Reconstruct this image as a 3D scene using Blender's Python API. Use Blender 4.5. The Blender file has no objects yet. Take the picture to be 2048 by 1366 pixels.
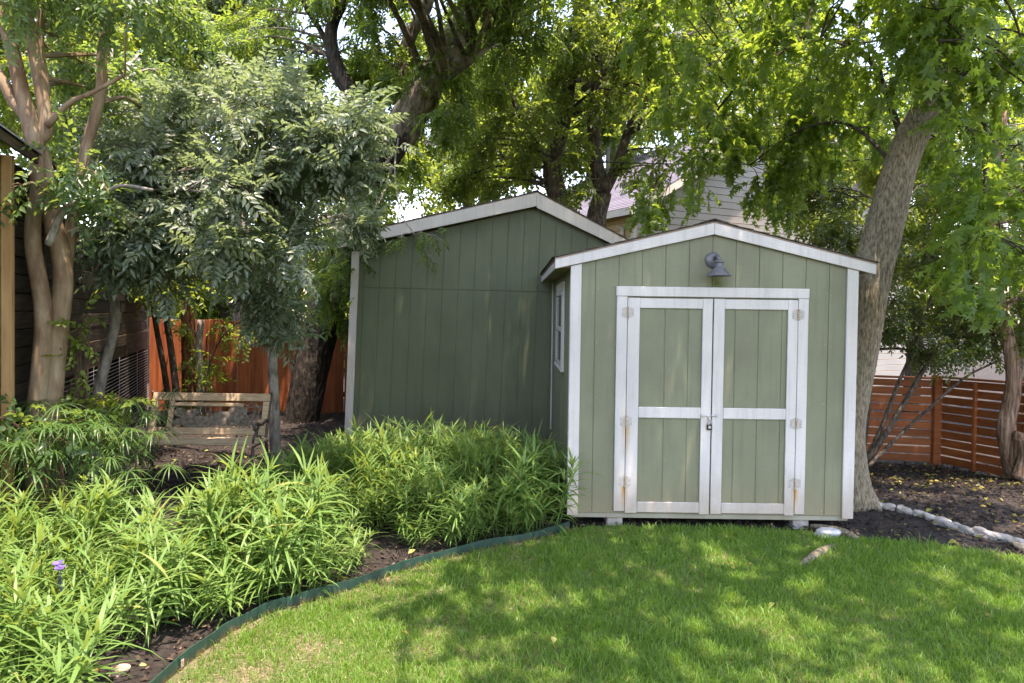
import bpy, bmesh, math, random
import numpy as np
from mathutils import Vector, Matrix
random.seed(7); RNG = np.random.default_rng(7)
scene = bpy.context.scene
COL = scene.collection
# ------------------------------------------------------------------ camera, sky, sun, exposure
F, HCAM = 1430.0, 1.86
PITCH, ROLL = math.atan(30/1430.0), math.radians(0.8)
cam = bpy.data.cameras.new('camera'); cam_o = bpy.data.objects.new('camera', cam); COL.objects.link(cam_o)
cam.sensor_width = 36; cam.lens = F/2048*36; cam.shift_y = -31/2048; cam.clip_start = .05; cam.clip_end = 2000
cam_o.matrix_world = Matrix.Translation((0,0,HCAM)) @ Matrix.Rotation(math.pi/2-PITCH,4,'X') @ Matrix.Rotation(ROLL,4,'Z')
scene.camera = cam_o
SUN = Vector((.12,-.20,.972)).normalized()            # direction towards the sun
world = bpy.data.worlds.new('World'); scene.world = world; world.use_nodes = True
wn = world.node_tree.nodes; wl = world.node_tree.links
sky = wn.new('ShaderNodeTexSky'); sky.sky_type = 'NISHITA'; sky.sun_disc = False
sky.sun_elevation = math.asin(SUN.z); sky.sun_rotation = math.atan2(SUN.x, SUN.y)
sky.air_density = 1.0; sky.dust_density = .8; sky.ozone_density = 1.0
wn['Background'].inputs['Strength'].default_value = .15
wl.new(sky.outputs[0], wn['Background'].inputs['Color'])
sun = bpy.data.lights.new('sun','SUN'); sun.energy = 2.5; sun.angle = math.radians(.53); sun.color = (1,.965,.93)
sun_o = bpy.data.objects.new('sun', sun); COL.objects.link(sun_o); sun_o.location = (6,-6,20)
sun_o.rotation_euler = (-SUN).to_track_quat('-Z','Y').to_euler()
vs = scene.view_settings; vs.view_transform = 'Standard'; vs.look = 'None'; vs.exposure = 2.6; vs.use_white_balance = True; vs.white_balance_temperature = 8000; vs.white_balance_tint = 24; vs.gamma = 1; vs.use_curve_mapping = False
cy = scene.cycles
cy.max_bounces = 7; cy.diffuse_bounces = 4; cy.glossy_bounces = 2; cy.transmission_bounces = 5; cy.transparent_max_bounces = 4
cy.caustics_reflective = False; cy.caustics_refractive = False; cy.sample_clamp_indirect = 6
cy.use_denoising = True
try: cy.denoiser = 'OPENIMAGEDENOISE'
except Exception: pass

# ------------------------------------------------------------------ layout helpers (a pixel of the 2048 px photo + a distance -> a point)
def ray(px,py):
    u=px-1024; v=652-py; c,s=math.cos(ROLL),math.sin(ROLL)
    d=(c*u-s*v, F, s*u+c*v); cp,sp=math.cos(PITCH),math.sin(PITCH)
    return Vector((d[0], d[1]*cp+d[2]*sp, -d[1]*sp+d[2]*cp))
def at(px,py,Y):
    d=ray(px,py); return Vector((0,0,HCAM))+d*(Y/d.y)
def gr(px,py,z=0):
    d=ray(px,py); return Vector((0,0,HCAM))+d*((z-HCAM)/d.z)
def sstep(a,b,x):
    t=np.clip((x-a)/(b-a),0,1); return t*t*(3-2*t)
def gz(x,y):                                          # height of the ground
    x=np.asarray(x,float); y=np.asarray(y,float)
    z=-.30*sstep(7.2,10.3,y)*sstep(2.9,4.6,x)
    z=z+.10*sstep(7.5,9.5,y)*sstep(2.0,-.5,x)
    z=z+.32*sstep(-2.3,-3.2,x)*sstep(3.9,5.0,y)*sstep(7.0,6.0,y)     # the raised back of the bed
    return z
def pin(poly,x,y):                                     # points in polygon, vectorised
    r=np.zeros(len(x),bool); n=len(poly)
    for i in range(n):
        x1,y1=poly[i][:2]; x2,y2=poly[(i+1)%n][:2]
        if y1==y2: continue
        c=((y1>y)!=(y2>y))&(x<(x2-x1)*(y-y1)/(y2-y1)+x1); r^=c
    return r
def catmull(pts,n=6):
    P=[Vector(p) for p in pts]
    if len(P)<3:
        return [P[0].lerp(P[-1],i/n) for i in range(n+1)]
    P=[P[0]*2-P[1]]+P+[P[-1]*2-P[-2]]; out=[]
    for i in range(1,len(P)-2):
        a,b,c,d=P[i-1:i+3]
        for k in range(n):
            t=k/n
            out.append(.5*((2*b)+(c-a)*t+(2*a-5*b+4*c-d)*t*t+(3*b-a-3*c+d)*t**3))
    out.append(P[-2]); return out

# ------------------------------------------------------------------ materials
MATS={}
def nd(nt,t,**k):
    n=nt.nodes.new(t)
    for a,v in k.items(): setattr(n,a,v)
    return n
def ramp(nt,fac,stops):
    r=nd(nt,'ShaderNodeValToRGB'); e=r.color_ramp.elements
    while len(e)<len(stops): e.new(.5)
    for i,(p,c) in enumerate(stops): e[i].position=p; e[i].color=(*c,1)
    nt.links.new(fac,r.inputs[0]); return r.outputs[0]
def noise(nt,vec,scale,detail=4,rough=.55):
    n=nd(nt,'ShaderNodeTexNoise'); n.inputs['Scale'].default_value=scale; n.inputs['Detail'].default_value=detail; n.inputs['Roughness'].default_value=rough
    nt.links.new(vec,n.inputs['Vector']); return n.outputs['Fac']
def mapping(nt,scale):
    g=nd(nt,'ShaderNodeNewGeometry'); m=nd(nt,'ShaderNodeMapping'); m.inputs['Scale'].default_value=scale
    nt.links.new(g.outputs['Position'],m.inputs['Vector']); return m.outputs[0]
def mth(nt,op,a,b=None,clamp=False):
    m=nd(nt,'ShaderNodeMath',operation=op); m.use_clamp=clamp
    for i,v in enumerate((a,b)):
        if v is None: continue
        if isinstance(v,(int,float)): m.inputs[i].default_value=v
        else: nt.links.new(v,m.inputs[i])
    return m.outputs[0]
def mixc(nt,fac,a,b):
    m=nd(nt,'ShaderNodeMix',data_type='RGBA')
    for s,v in ((0,fac),(6,a),(7,b)):
        if isinstance(v,tuple): m.inputs[s].default_value=(*v,1)
        elif isinstance(v,(int,float)): m.inputs[s].default_value=v
        else: nt.links.new(v,m.inputs[s])
    return m.outputs[2]
def base_mat(name):
    m=bpy.data.materials.new(name); m.use_nodes=True; MATS[name]=m
    return m,m.node_tree,m.node_tree.nodes['Principled BSDF']
def bump(nt,bsdf,h,strength,dist):
    b=nd(nt,'ShaderNodeBump'); b.inputs['Strength'].default_value=strength; b.inputs['Distance'].default_value=dist
    nt.links.new(h,b.inputs['Height']); nt.links.new(b.outputs[0],bsdf.inputs['Normal'])
def xyz(nt):
    g=nd(nt,'ShaderNodeNewGeometry'); s=nd(nt,'ShaderNodeSeparateXYZ'); nt.links.new(g.outputs['Position'],s.inputs[0]); return s.outputs
def simple(name,c1,c2,scale=(8,8,8),rough=.7,bstr=.3,bdist=.004,detail=5,metal=0,spec=.3,bscale=None,per_obj=.0):
    m,nt,b=base_mat(name)
    v=mapping(nt,scale); f=noise(nt,v,1,detail)
    col=ramp(nt,f,[(.3,c1),(.7,c2)])
    if per_obj:
        oi=nd(nt,'ShaderNodeObjectInfo'); hs=nd(nt,'ShaderNodeHueSaturation')
        k=mth(nt,'ADD',mth(nt,'MULTIPLY',oi.outputs['Random'],per_obj*2),1-per_obj)
        nt.links.new(k,hs.inputs['Value']); nt.links.new(col,hs.inputs['Color']); col=hs.outputs[0]
    nt.links.new(col,b.inputs['Base Color'])
    b.inputs['Roughness'].default_value=rough; b.inputs['Metallic'].default_value=metal; b.inputs['Specular IOR Level'].default_value=spec
    h=f if bscale is None else noise(nt,mapping(nt,bscale),1,detail)
    bump(nt,b,h,bstr,bdist); return m
def paint(name,c,dirt=.6,dirt_top=.55,grain=(14,14,160),weather=.25,extra=None,rough=.55):
    """weathered house paint on rough sawn wood: fine grain, faded patches, mud splashed up from the ground, runs"""
    m,nt,b=base_mat(name)
    v=mapping(nt,(2.2,2.2,1.3)); f=noise(nt,v,1,6,.6)
    lo=tuple(x*(1-weather) for x in c); hi=tuple(min(1,x*(1+weather*.45)) for x in c)
    col=ramp(nt,f,[(.3,lo),(.68,hi)])
    gn=noise(nt,mapping(nt,(10,10,190)),1,2); col=mixc(nt,mth(nt,'MULTIPLY',mth(nt,'SUBTRACT',gn,.5,True),1.3,True),col,tuple(x*.72 for x in c))
    p=xyz(nt)
    st=noise(nt,mapping(nt,(30,30,1.6)),1,3)            # vertical runs
    col=mixc(nt,mth(nt,'MULTIPLY',mth(nt,'SUBTRACT',st,.52,True),1.9,True),col,tuple(x*.62 for x in c))
    if dirt:
        n2=noise(nt,mapping(nt,(9,9,5)),1,6,.7)
        t=mth(nt,'SUBTRACT',mth(nt,'ADD',dirt_top,mth(nt,'MULTIPLY',mth(nt,'SUBTRACT',n2,.5),.55)),p[2])
        t=mth(nt,'MULTIPLY',mth(nt,'MULTIPLY',t,1/dirt_top,True),dirt,True)
        col=mixc(nt,t,col,(.30,.22,.135))
    if extra: col=extra(nt,col,p)
    nt.links.new(col,b.inputs['Base Color']); b.inputs['Roughness'].default_value=rough; b.inputs['Specular IOR Level'].default_value=.3
    h=noise(nt,mapping(nt,grain),1,3); h2=noise(nt,mapping(nt,(60,60,60)),1,2)
    bump(nt,b,mth(nt,'ADD',h,mth(nt,'MULTIPLY',h2,.5)),.35,.0025); return m
def leafmat(name,stops,trans,tr=.45,rough=.42,spec=.5,back=None):
    m,nt,b=base_mat(name)
    a=nd(nt,'ShaderNodeAttribute'); a.attribute_name='rnd'
    oi=nd(nt,'ShaderNodeObjectInfo')
    f=mth(nt,'ADD',mth(nt,'MULTIPLY',a.outputs['Fac'],.86),mth(nt,'MULTIPLY',oi.outputs['Random'],.14))
    col=ramp(nt,f,stops)
    if back:
        g=nd(nt,'ShaderNodeNewGeometry'); col=mixc(nt,mth(nt,'MULTIPLY',g.outputs['Backfacing'],.7),col,back)
    nt.links.new(col,b.inputs['Base Color']); b.inputs['Roughness'].default_value=rough; b.inputs['Specular IOR Level'].default_value=spec
    t=nd(nt,'ShaderNodeBsdfTranslucent'); tc=mixc(nt,.72,col,trans); nt.links.new(tc,t.inputs['Color'])
    mx=nd(nt,'ShaderNodeMixShader'); mx.inputs[0].default_value=tr
    nt.links.new(b.outputs[0],mx.inputs[1]); nt.links.new(t.outputs[0],mx.inputs[2])
    nt.links.new(mx.outputs[0],nt.nodes['Material Output'].inputs['Surface']); return m
def barkmat(name,c1,c2,c3,scale=(18,18,4),bstr=.9,bdist=.02,rough=.9,patch=None):
    m,nt,b=base_mat(name)
    v=mapping(nt,scale); f=noise(nt,v,1,6,.65); f2=noise(nt,mapping(nt,(2.5,2.5,1.2)),1,4)
    col=ramp(nt,f,[(.36,c1),(.5,c2),(.64,c3)])
    if patch: col=mixc(nt,ramp(nt,f2,[(.52,(0,0,0)),(.60,(1,1,1))]),col,patch)
    nt.links.new(col,b.inputs['Base Color']); b.inputs['Roughness'].default_value=rough; b.inputs['Specular IOR Level'].default_value=.2
    bump(nt,b,f,bstr,bdist); return m

def tint_siding(nt,col,p):                             # olive patch on the siding under the lamp, fading outward
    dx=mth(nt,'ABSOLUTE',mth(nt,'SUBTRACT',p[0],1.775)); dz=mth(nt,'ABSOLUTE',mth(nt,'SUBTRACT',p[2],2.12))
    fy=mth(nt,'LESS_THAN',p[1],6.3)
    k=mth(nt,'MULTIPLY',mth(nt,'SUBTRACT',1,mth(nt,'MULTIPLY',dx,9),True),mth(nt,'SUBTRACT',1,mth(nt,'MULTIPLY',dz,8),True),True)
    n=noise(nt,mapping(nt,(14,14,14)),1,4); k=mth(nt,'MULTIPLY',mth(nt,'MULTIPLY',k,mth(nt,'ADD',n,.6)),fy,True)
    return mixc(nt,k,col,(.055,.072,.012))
def stain_trim(nt,col,p):                               # rust running down from the hinges
    n=noise(nt,mapping(nt,(70,70,3)),1,3)
    for x0,z0,z1 in ((1.004,.55,.92),(.992,.12,.42),(2.482,.12,.34)):
        dx=mth(nt,'ABSOLUTE',mth(nt,'SUBTRACT',p[0],x0)); a=mth(nt,'SUBTRACT',1,mth(nt,'MULTIPLY',dx,28),True)
        b=mth(nt,'MULTIPLY',mth(nt,'GREATER_THAN',p[2],z0),mth(nt,'LESS_THAN',p[2],z1))
        c=mth(nt,'SUBTRACT',1,mth(nt,'MULTIPLY',mth(nt,'SUBTRACT',z1,p[2]),1.0/(z1-z0)),True)
        k=mth(nt,'MULTIPLY',mth(nt,'MULTIPLY',a,b),mth(nt,'MULTIPLY',c,mth(nt,'SUBTRACT',n,.36,True)))
        col=mixc(nt,mth(nt,'MULTIPLY',k,9,True),col,(.42,.22,.05))
    return col
paint('sage_paint',(.180,.192,.124),dirt=.42,dirt_top=.5,extra=tint_siding,weather=.22)
paint('shaded_green_paint',(.090,.114,.066),dirt=.25,dirt_top=.5,weather=.18)  # green taken darker than the sage, part of its shade in the colour
paint('white_paint',(.55,.535,.515),dirt=.66,dirt_top=.55,weather=.16,extra=stain_trim)
paint('cream_trim',(.46,.44,.40),dirt=.3,weather=.12)
paint('sill_paint',(.27,.32,.27),dirt=.6,dirt_top=.3,weather=.4)
simple('soffit_wood',(.20,.15,.11),(.29,.22,.16),(5,2,30),.8)
simple('shingle_dark',(.028,.024,.021),(.10,.088,.075),(55,55,55),.95,.6,.006,per_obj=.2)
simple('shingle_blue',(.085,.082,.105),(.17,.165,.20),(30,30,30),.85,.5,.006,per_obj=.16)
simple('shingle_violet',(.12,.115,.14),(.24,.235,.27),(30,30,30),.9,.5,.006,per_obj=.2)
simple('hinge_white',(.33,.31,.27),(.46,.445,.42),(60,60,60),.5)
simple('rusty_steel',(.22,.10,.03),(.55,.48,.38),(70,70,70),.7,.4)
simple('grey_enamel',(.085,.088,.10),(.14,.143,.16),(25,25,25),.38,.15,.002,spec=.5)
simple('galvanised',(.35,.35,.35),(.5,.5,.5),(60,60,60),.4,.2,.001,metal=.8)
simple('padlock_black',(.012,.012,.015),(.035,.035,.04),(40,40,40),.3,.1,.001,spec=.5)
simple('concrete',(.22,.20,.17),(.38,.35,.31),(22,22,22),.95,.6,.006)
simple('orange_stain',(.21,.055,.020),(.37,.115,.040),(16,16,1.6),.7,.5,.004,per_obj=.28)
simple('cedar_slat',(.22,.062,.02),(.36,.115,.035),(3,3,26),.6,.35,.003,per_obj=.22)
simple('dark_timber',(.022,.015,.010),(.075,.05,.032),(3,3,34),.85,.6,.006,per_obj=.35)
simple('tan_timber',(.30,.17,.07),(.46,.29,.13),(20,20,2),.75,.4,.004)
simple('wire_steel',(.30,.30,.31),(.42,.42,.43),(9,9,9),.5,.2,.002,metal=.3)
simple('dark_void',(.012,.011,.010),(.03,.027,.024),(4,4,4),.95)
simple('bench_wood',(.30,.215,.125),(.50,.39,.25),(6,6,45),.7,.45,.003,per_obj=.12)
simple('bench_iron',(.085,.075,.058),(.24,.21,.16),(30,30,30),.55,.4,.003,metal=.25)
simple('bench_iron_dark',(.055,.045,.035),(.11,.09,.07),(30,30,30),.5,.4,.003,metal=.3)
simple('limestone',(.24,.225,.20),(.42,.40,.365),(14,14,14),.9,.7,.012,per_obj=.12)
simple('tan_stone',(.26,.19,.12),(.42,.34,.24),(14,14,14),.9,.7,.012)
simple('brown_stone',(.17,.13,.10),(.30,.25,.20),(14,14,14),.9,.7,.012)
simple('white_stone',(.32,.33,.33),(.52,.52,.52),(14,14,14),.8,.7,.012)
simple('house_cream',(.50,.385,.22),(.56,.44,.26),(2,2,2),.6,.1,.002)
simple('house_grey',(.40,.385,.345),(.46,.445,.40),(2,2,2),.6,.1,.002)
simple('house_trim',(.52,.49,.42),(.58,.55,.48),(3,3,3),.6,.1,.002)
simple('cable_black',(.015,.015,.016),(.03,.03,.03),(5,5,5),.6)
simple('cable_grey',(.16,.16,.17),(.22,.22,.23),(5,5,5),.5)
simple('stem_green',(.10,.17,.03),(.17,.25,.06),(9,9,9),.6)
simple('twig_brown',(.045,.03,.018),(.10,.07,.045),(20,20,20),.9)
def edging_extra():
    m,nt,b=base_mat('edging_green'); p=xyz(nt)
    f=noise(nt,mapping(nt,(12,12,9)),1,6,.7); col=ramp(nt,f,[(.3,(.007,.030,.022)),(.7,(.018,.062,.045))])
    r=mth(nt,'MULTIPLY',mth(nt,'ADD',mth(nt,'SUBTRACT',f,.55),mth(nt,'MULTIPLY',mth(nt,'SUBTRACT',.045,p[2]),6)),3.2,True)
    col=mixc(nt,mth(nt,'MULTIPLY',r,.75),col,(.19,.075,.03)); nt.links.new(col,b.inputs['Base Color']); b.inputs['Roughness'].default_value=.45
    bump(nt,b,f,.2,.002)
edging_extra()
def glass():
    m,nt,b=base_mat('dark_glass'); b.inputs['Base Color'].default_value=(.02,.03,.06,1); b.inputs['Roughness'].default_value=.06; b.inputs['Specular IOR Level'].default_value=.8
    f=noise(nt,mapping(nt,(2,2,2)),1,2); bump(nt,b,f,.03,.01)
glass()
def ground_mat():
    m,nt,b=base_mat('bark_mulch')
    f=noise(nt,mapping(nt,(34,34,34)),1,8,.75); g=noise(nt,mapping(nt,(1.1,1.1,1.1)),1,5)
    col=ramp(nt,f,[(.3,(.007,.0055,.0045)),(.52,(.021,.016,.012)),(.75,(.065,.05,.038))])
    col=mixc(nt,mth(nt,'MULTIPLY',mth(nt,'SUBTRACT',g,.5,True),1.5,True),col,(.055,.042,.031))
    nt.links.new(col,b.inputs['Base Color']); b.inputs['Roughness'].default_value=.95; bump(nt,b,f,1,.03)
    m,nt,b=base_mat('lawn_soil')
    f=noise(nt,mapping(nt,(40,40,40)),1,7,.7); g=noise(nt,mapping(nt,(1.7,1.7,1.7)),1,4)
    c1=ramp(nt,f,[(.3,(.035,.06,.014)),(.7,(.09,.13,.03))]); c2=ramp(nt,f,[(.3,(.06,.045,.03)),(.7,(.24,.185,.11))])
    nt.links.new(mixc(nt,ramp(nt,g,[(.47,(0,0,0)),(.62,(1,1,1))]),c1,c2),b.inputs['Base Color']); b.inputs['Roughness'].default_value=.95; bump(nt,b,f,1,.02)
ground_mat()
leafmat('ash_leaf',[(0,(.038,.085,.025)),(.5,(.070,.135,.038)),(1,(.12,.19,.05))],(.34,.48,.05),.58,.42,.5)
leafmat('silver_leaf',[(0,(.090,.140,.080)),(.5,(.155,.205,.135)),(.93,(.23,.275,.19)),(1,(.28,.34,.13))],(.30,.42,.13),.42,.46,1.0,back=(.17,.21,.15))
leafmat('crape_leaf',[(0,(.040,.095,.032)),(.5,(.070,.14,.050)),(1,(.13,.20,.07))],(.32,.46,.06),.50,.36,.55)
leafmat('gum_leaf',[(0,(.040,.092,.020)),(.5,(.075,.15,.032)),(.97,(.12,.205,.042)),(1,(.30,.16,.02))],(.38,.54,.05),.60,.42,.45)
leafmat('dark_leaf',[(0,(.018,.042,.012)),(.6,(.038,.075,.018)),(1,(.085,.125,.03))],(.26,.33,.03),.42,.42,.45)
leafmat('elm_leaf',[(0,(.038,.080,.018)),(.6,(.072,.125,.028)),(1,(.12,.175,.035))],(.38,.48,.05),.58,.42,.45)
leafmat('sun_leaf',[(0,(.055,.10,.018)),(.5,(.10,.17,.03)),(1,(.19,.25,.05))],(.42,.52,.05),.55,.45,.4)
leafmat('ruellia_leaf',[(0,(.070,.150,.028)),(.5,(.108,.220,.052)),(.93,(.180,.285,.085)),(1,(.33,.32,.10))],(.40,.52,.08),.40,.5,.32)
leafmat('sedge_leaf',[(0,(.035,.095,.025)),(.6,(.065,.145,.038)),(1,(.13,.21,.07))],(.22,.38,.05),.32,.45,.4)
leafmat('grass_blade',[(0,(.070,.165,.020)),(.5,(.105,.225,.032)),(.9,(.150,.265,.045)),(1,(.32,.29,.11))],(.30,.50,.04),.40,.45,.35)
leafmat('straw_blade',[(0,(.24,.18,.09)),(1,(.45,.38,.22))],(.4,.33,.15),.25,.6,.3)
leafmat('yellow_leaf',[(0,(.16,.115,.02)),(.5,(.30,.25,.05)),(.8,(.20,.26,.06)),(1,(.42,.34,.16))],(.4,.35,.08),.3,.5,.3)
leafmat('chip',[(0,(.012,.009,.007)),(.55,(.026,.019,.014)),(.9,(.062,.045,.032)),(1,(.24,.17,.11))],(.05,.03,.02),.0,.9,.2)
leafmat('petal',[(0,(.12,.07,.36)),(1,(.20,.13,.46))],(.5,.4,.8),.35,.5,.3)
barkmat('ash_bark',(.012,.010,.008),(.032,.027,.021),(.07,.06,.047),(26,26,7),1,.03,patch=None)
barkmat('ash_limb_bark',(.05,.042,.032),(.12,.10,.075),(.20,.18,.14),(22,22,6),.9,.02,patch=(.30,.27,.19))
barkmat('gum_bark',(.075,.062,.044),(.17,.145,.10),(.27,.235,.165),(60,60,14),.8,.012)
barkmat('crape_bark',(.14,.085,.048),(.22,.155,.095),(.28,.225,.145),(9,9,2.6),.5,.012,.6)
barkmat('grey_bark',(.11,.10,.085),(.20,.185,.155),(.29,.27,.23),(18,18,7),.6,.012)
barkmat('dark_bark',(.018,.014,.011),(.045,.036,.028),(.09,.075,.06),(24,24,9),.9,.02)
barkmat('elm_bark',(.028,.023,.018),(.075,.062,.048),(.15,.125,.10),(26,26,9),1,.025)
barkmat('cedar_bark',(.08,.045,.028),(.21,.135,.09),(.36,.27,.20),(30,30,2.2),1,.04)
barkmat('red_bark',(.07,.028,.016),(.15,.062,.034),(.22,.10,.06),(24,24,5),.8,.015)
M=MATS

# ------------------------------------------------------------------ object helpers
WPOS={}
def link(o,parent=None,wpos=(0,0,0)):
    COL.objects.link(o); w=Vector(wpos)
    if parent is not None:
        o.parent=parent; o.location=w-WPOS[parent]
    else: o.location=w
    WPOS[o]=w; return o
def tag(o,label=None,cat=None,group=None,kind=None):
    if label: o['label']=label
    if cat: o['category']=cat
    if group: o['group']=group
    if kind: o['kind']=kind
    return o
def empty(name,loc,label=None,cat=None,group=None,kind=None):
    o=bpy.data.objects.new(name,None); o.empty_display_size=.1; link(o,None,loc); return tag(o,label,cat,group,kind)
def mesh_np(name,V,T,rnd=None,smooth=False,quads=False):
    me=bpy.data.meshes.new(name); V=np.ascontiguousarray(V,np.float32); T=np.ascontiguousarray(T,np.int32); k=T.shape[1]
    me.vertices.add(len(V)); me.vertices.foreach_set('co',V.ravel())
    me.loops.add(T.size); me.loops.foreach_set('vertex_index',T.ravel())
    me.polygons.add(len(T)); me.polygons.foreach_set('loop_start',np.arange(0,T.size,k,dtype=np.int32))
    if smooth: me.polygons.foreach_set('use_smooth',np.ones(len(T),bool))
    if rnd is not None:
        a=me.attributes.new('rnd','FLOAT','POINT'); a.data.foreach_set('value',np.ascontiguousarray(rnd,np.float32))
    me.update(calc_edges=True); return me
class MB:
    """collects shapes into one mesh"""
    def __init__(s): s.v=[]; s.f=[]; s.n=0
    def add(s,V,Fc):
        s.v+= [Vector(p) for p in V]; s.f+=[tuple(i+s.n for i in f) for f in Fc]; s.n+=len(V); return s
    def box(s,x0,x1,y0,y1,z0,z1):
        V=[(x0,y0,z0),(x1,y0,z0),(x1,y1,z0),(x0,y1,z0),(x0,y0,z1),(x1,y0,z1),(x1,y1,z1),(x0,y1,z1)]
        return s.add(V,[(0,3,2,1),(4,5,6,7),(0,1,5,4),(1,2,6,5),(2,3,7,6),(3,0,4,7)])
    def obox(s,a,b,w,h,up=(0,0,1)):                      # a bar from a to b, w across, h along up
        a,b=Vector(a),Vector(b); d=(b-a).normalized(); u=Vector(up); r=d.cross(u)
        if r.length<1e-6: u=Vector((0,1,0)); r=d.cross(u)
        r.normalize(); u=r.cross(d); r*=w/2; u*=h/2
        V=[a-r-u,a+r-u,a+r+u,a-r+u,b-r-u,b+r-u,b+r+u,b-r+u]
        return s.add(V,[(0,1,2,3),(7,6,5,4),(0,4,5,1),(1,5,6,2),(2,6,7,3),(3,7,4,0)])
    def prism(s,poly,y0,y1):                              # polygon in x,z extruded along y
        n=len(poly); V=[(x,y0,z) for x,z in poly]+[(x,y1,z) for x,z in poly]
        return s.add(V,[tuple(range(n)),tuple(range(2*n-1,n-1,-1))]+[(i,(i+n),(i+1)%n+n,(i+1)%n) for i in range(n)])
    def tube(s,pts,rad,sides=8,wob=0,caps=True,seed=0):
        P=[Vector(p) for p in pts]; n=len(P)
        if not hasattr(rad,'__len__'): rad=[rad]*n
        rr=random.Random(seed); V=[]; ref=Vector((.3,1,.1)).normalized(); ph=rr.random()*6
        for i in range(n):
            d=(P[min(i+1,n-1)]-P[max(i-1,0)]).normalized(); x=d.cross(ref)
            if x.length<.05: x=d.cross(Vector((1,0,0)))
            x.normalize(); y=d.cross(x)
            for k in range(sides):
                a=2*math.pi*k/sides
                r=rad[i]*(1+wob*(.5*math.sin(3*a+ph+i*.35)+.35*math.sin(5*a-i*.5)+.3*rr.uniform(-1,1)))
                V.append(P[i]+x*(r*math.cos(a))+y*(r*math.sin(a)))
        Fc=[]
        for i in range(n-1):
            for k in range(sides):
                a=i*sides+k; b=i*sides+(k+1)%sides; Fc.append((a,a+sides,b+sides,b))
        if caps: Fc+= [tuple(range(sides)),tuple(range(n*sides-1,(n-1)*sides-1,-1))]
        return s.add(V,Fc)
    def lathe(s,prof,center,axis='z',n=20):               # profile of (r,h)
        c=Vector(center); V=[]
        for r,h in prof:
            for k in range(n):
                a=2*math.pi*k/n
                V.append(c+(Vector((r*math.cos(a),r*math.sin(a),h)) if axis=='z' else Vector((r*math.cos(a),-h,r*math.sin(a)))))
        Fc=[]
        for i in range(len(prof)-1):
            for k in range(n):
                a=i*n+k; b=i*n+(k+1)%n; Fc.append((a,b,b+n,a+n))
        return s.add(V,Fc)
    def build(s,name,mat,parent=None,bevel=0,smooth=False,origin=None,fix=True):
        c=Vector(origin) if origin is not None else sum(s.v,Vector())/len(s.v)
        me=bpy.data.meshes.new(name); me.from_pydata([tuple(p-c) for p in s.v],[],s.f)
        if bevel or fix:
            bm=bmesh.new(); bm.from_mesh(me)
            if fix: bmesh.ops.recalc_face_normals(bm,faces=bm.faces)
            if bevel: bmesh.ops.bevel(bm,geom=bm.edges[:],offset=bevel,segments=1,affect='EDGES',clamp_overlap=True)
            bm.to_mesh(me); bm.free()
        if smooth: me.polygons.foreach_set('use_smooth',[True]*len(me.polygons))
        me.materials.append(M[mat]); return link(bpy.data.objects.new(name,me),parent,c)
def box(name,mat,parent,x0,x1,y0,y1,z0,z1,bevel=.003): return MB().box(x0,x1,y0,y1,z0,z1).build(name,mat,parent,bevel)
def copy_obj(o,parent=None,wpos=None,rot=None,scale=None):
    c=o.copy(); COL.objects.link(c); w=Vector(wpos) if wpos is not None else WPOS[o]
    c.parent=parent; c.location=w-(WPOS[parent] if parent else Vector()); WPOS[c]=w
    if rot is not None: c.rotation_euler=rot
    if scale is not None: c.scale=scale
    return c

# ================================================================== GROUND
EDGE=[(-1.684,3.492),(-1.633,3.803),(-1.565,4.05),(-1.439,4.304),(-1.252,4.482),(-1.048,4.666),(-.673,5.101),(-.174,5.532),(.207,5.754),(.512,6.06)]
EDGE_NEAR=[(-3.1,1.2),(-2.35,1.75),(-1.9,2.4),(-1.72,3.0)]
LAWN_BACK=[(.56,6.10),(1.009,6.17),(1.748,6.165),(2.4,6.11),(2.913,5.90),(3.433,5.78),(3.98,5.486),(4.8,5.0),(6.5,4.6)]
LAWN=EDGE_NEAR+EDGE+LAWN_BACK+[(6.5,.3),(-3.1,.3)]
def make_ground():
    xs=np.concatenate([[-400,-80,-30,-18],np.linspace(-12,14,131),[20,30,80,400]]); ys=np.concatenate([[-300,-60,-20,-8,-4],np.linspace(-1.5,24.5,131),[32,60,120,500]])
    X,Y=np.meshgrid(xs,ys); Z=gz(X,Y)+.012*np.sin(X*5.1+Y*3.3)*np.cos(Y*4.2-X*1.7)-.014
    V=np.stack([X,Y,Z],-1).reshape(-1,3); nx,ny=len(xs),len(ys); i=np.arange(nx*ny).reshape(ny,nx)
    T=np.stack([i[:-1,:-1],i[:-1,1:],i[1:,1:],i[1:,:-1]],-1).reshape(-1,4)
    me=mesh_np('ground',V,T,smooth=True); me.materials.append(M['bark_mulch']); o=link(bpy.data.objects.new('ground',me)); tag(o,kind='structure')
    mb=MB(); mb.add([(x,y,.006) for x,y in LAWN],[tuple(range(len(LAWN)))]); l=mb.build('lawn','lawn_soil',fix=False,origin=(0,0,0)); tag(l,kind='structure')
make_ground()
def vnoise(x,y,s,seed=0):
    return (np.sin(x*s+1.3*seed+1.7*np.sin(y*s*.7+seed))*np.cos(y*s*1.1-.8*seed+1.3*np.sin(x*s*.6)))*.5+.5

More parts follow.
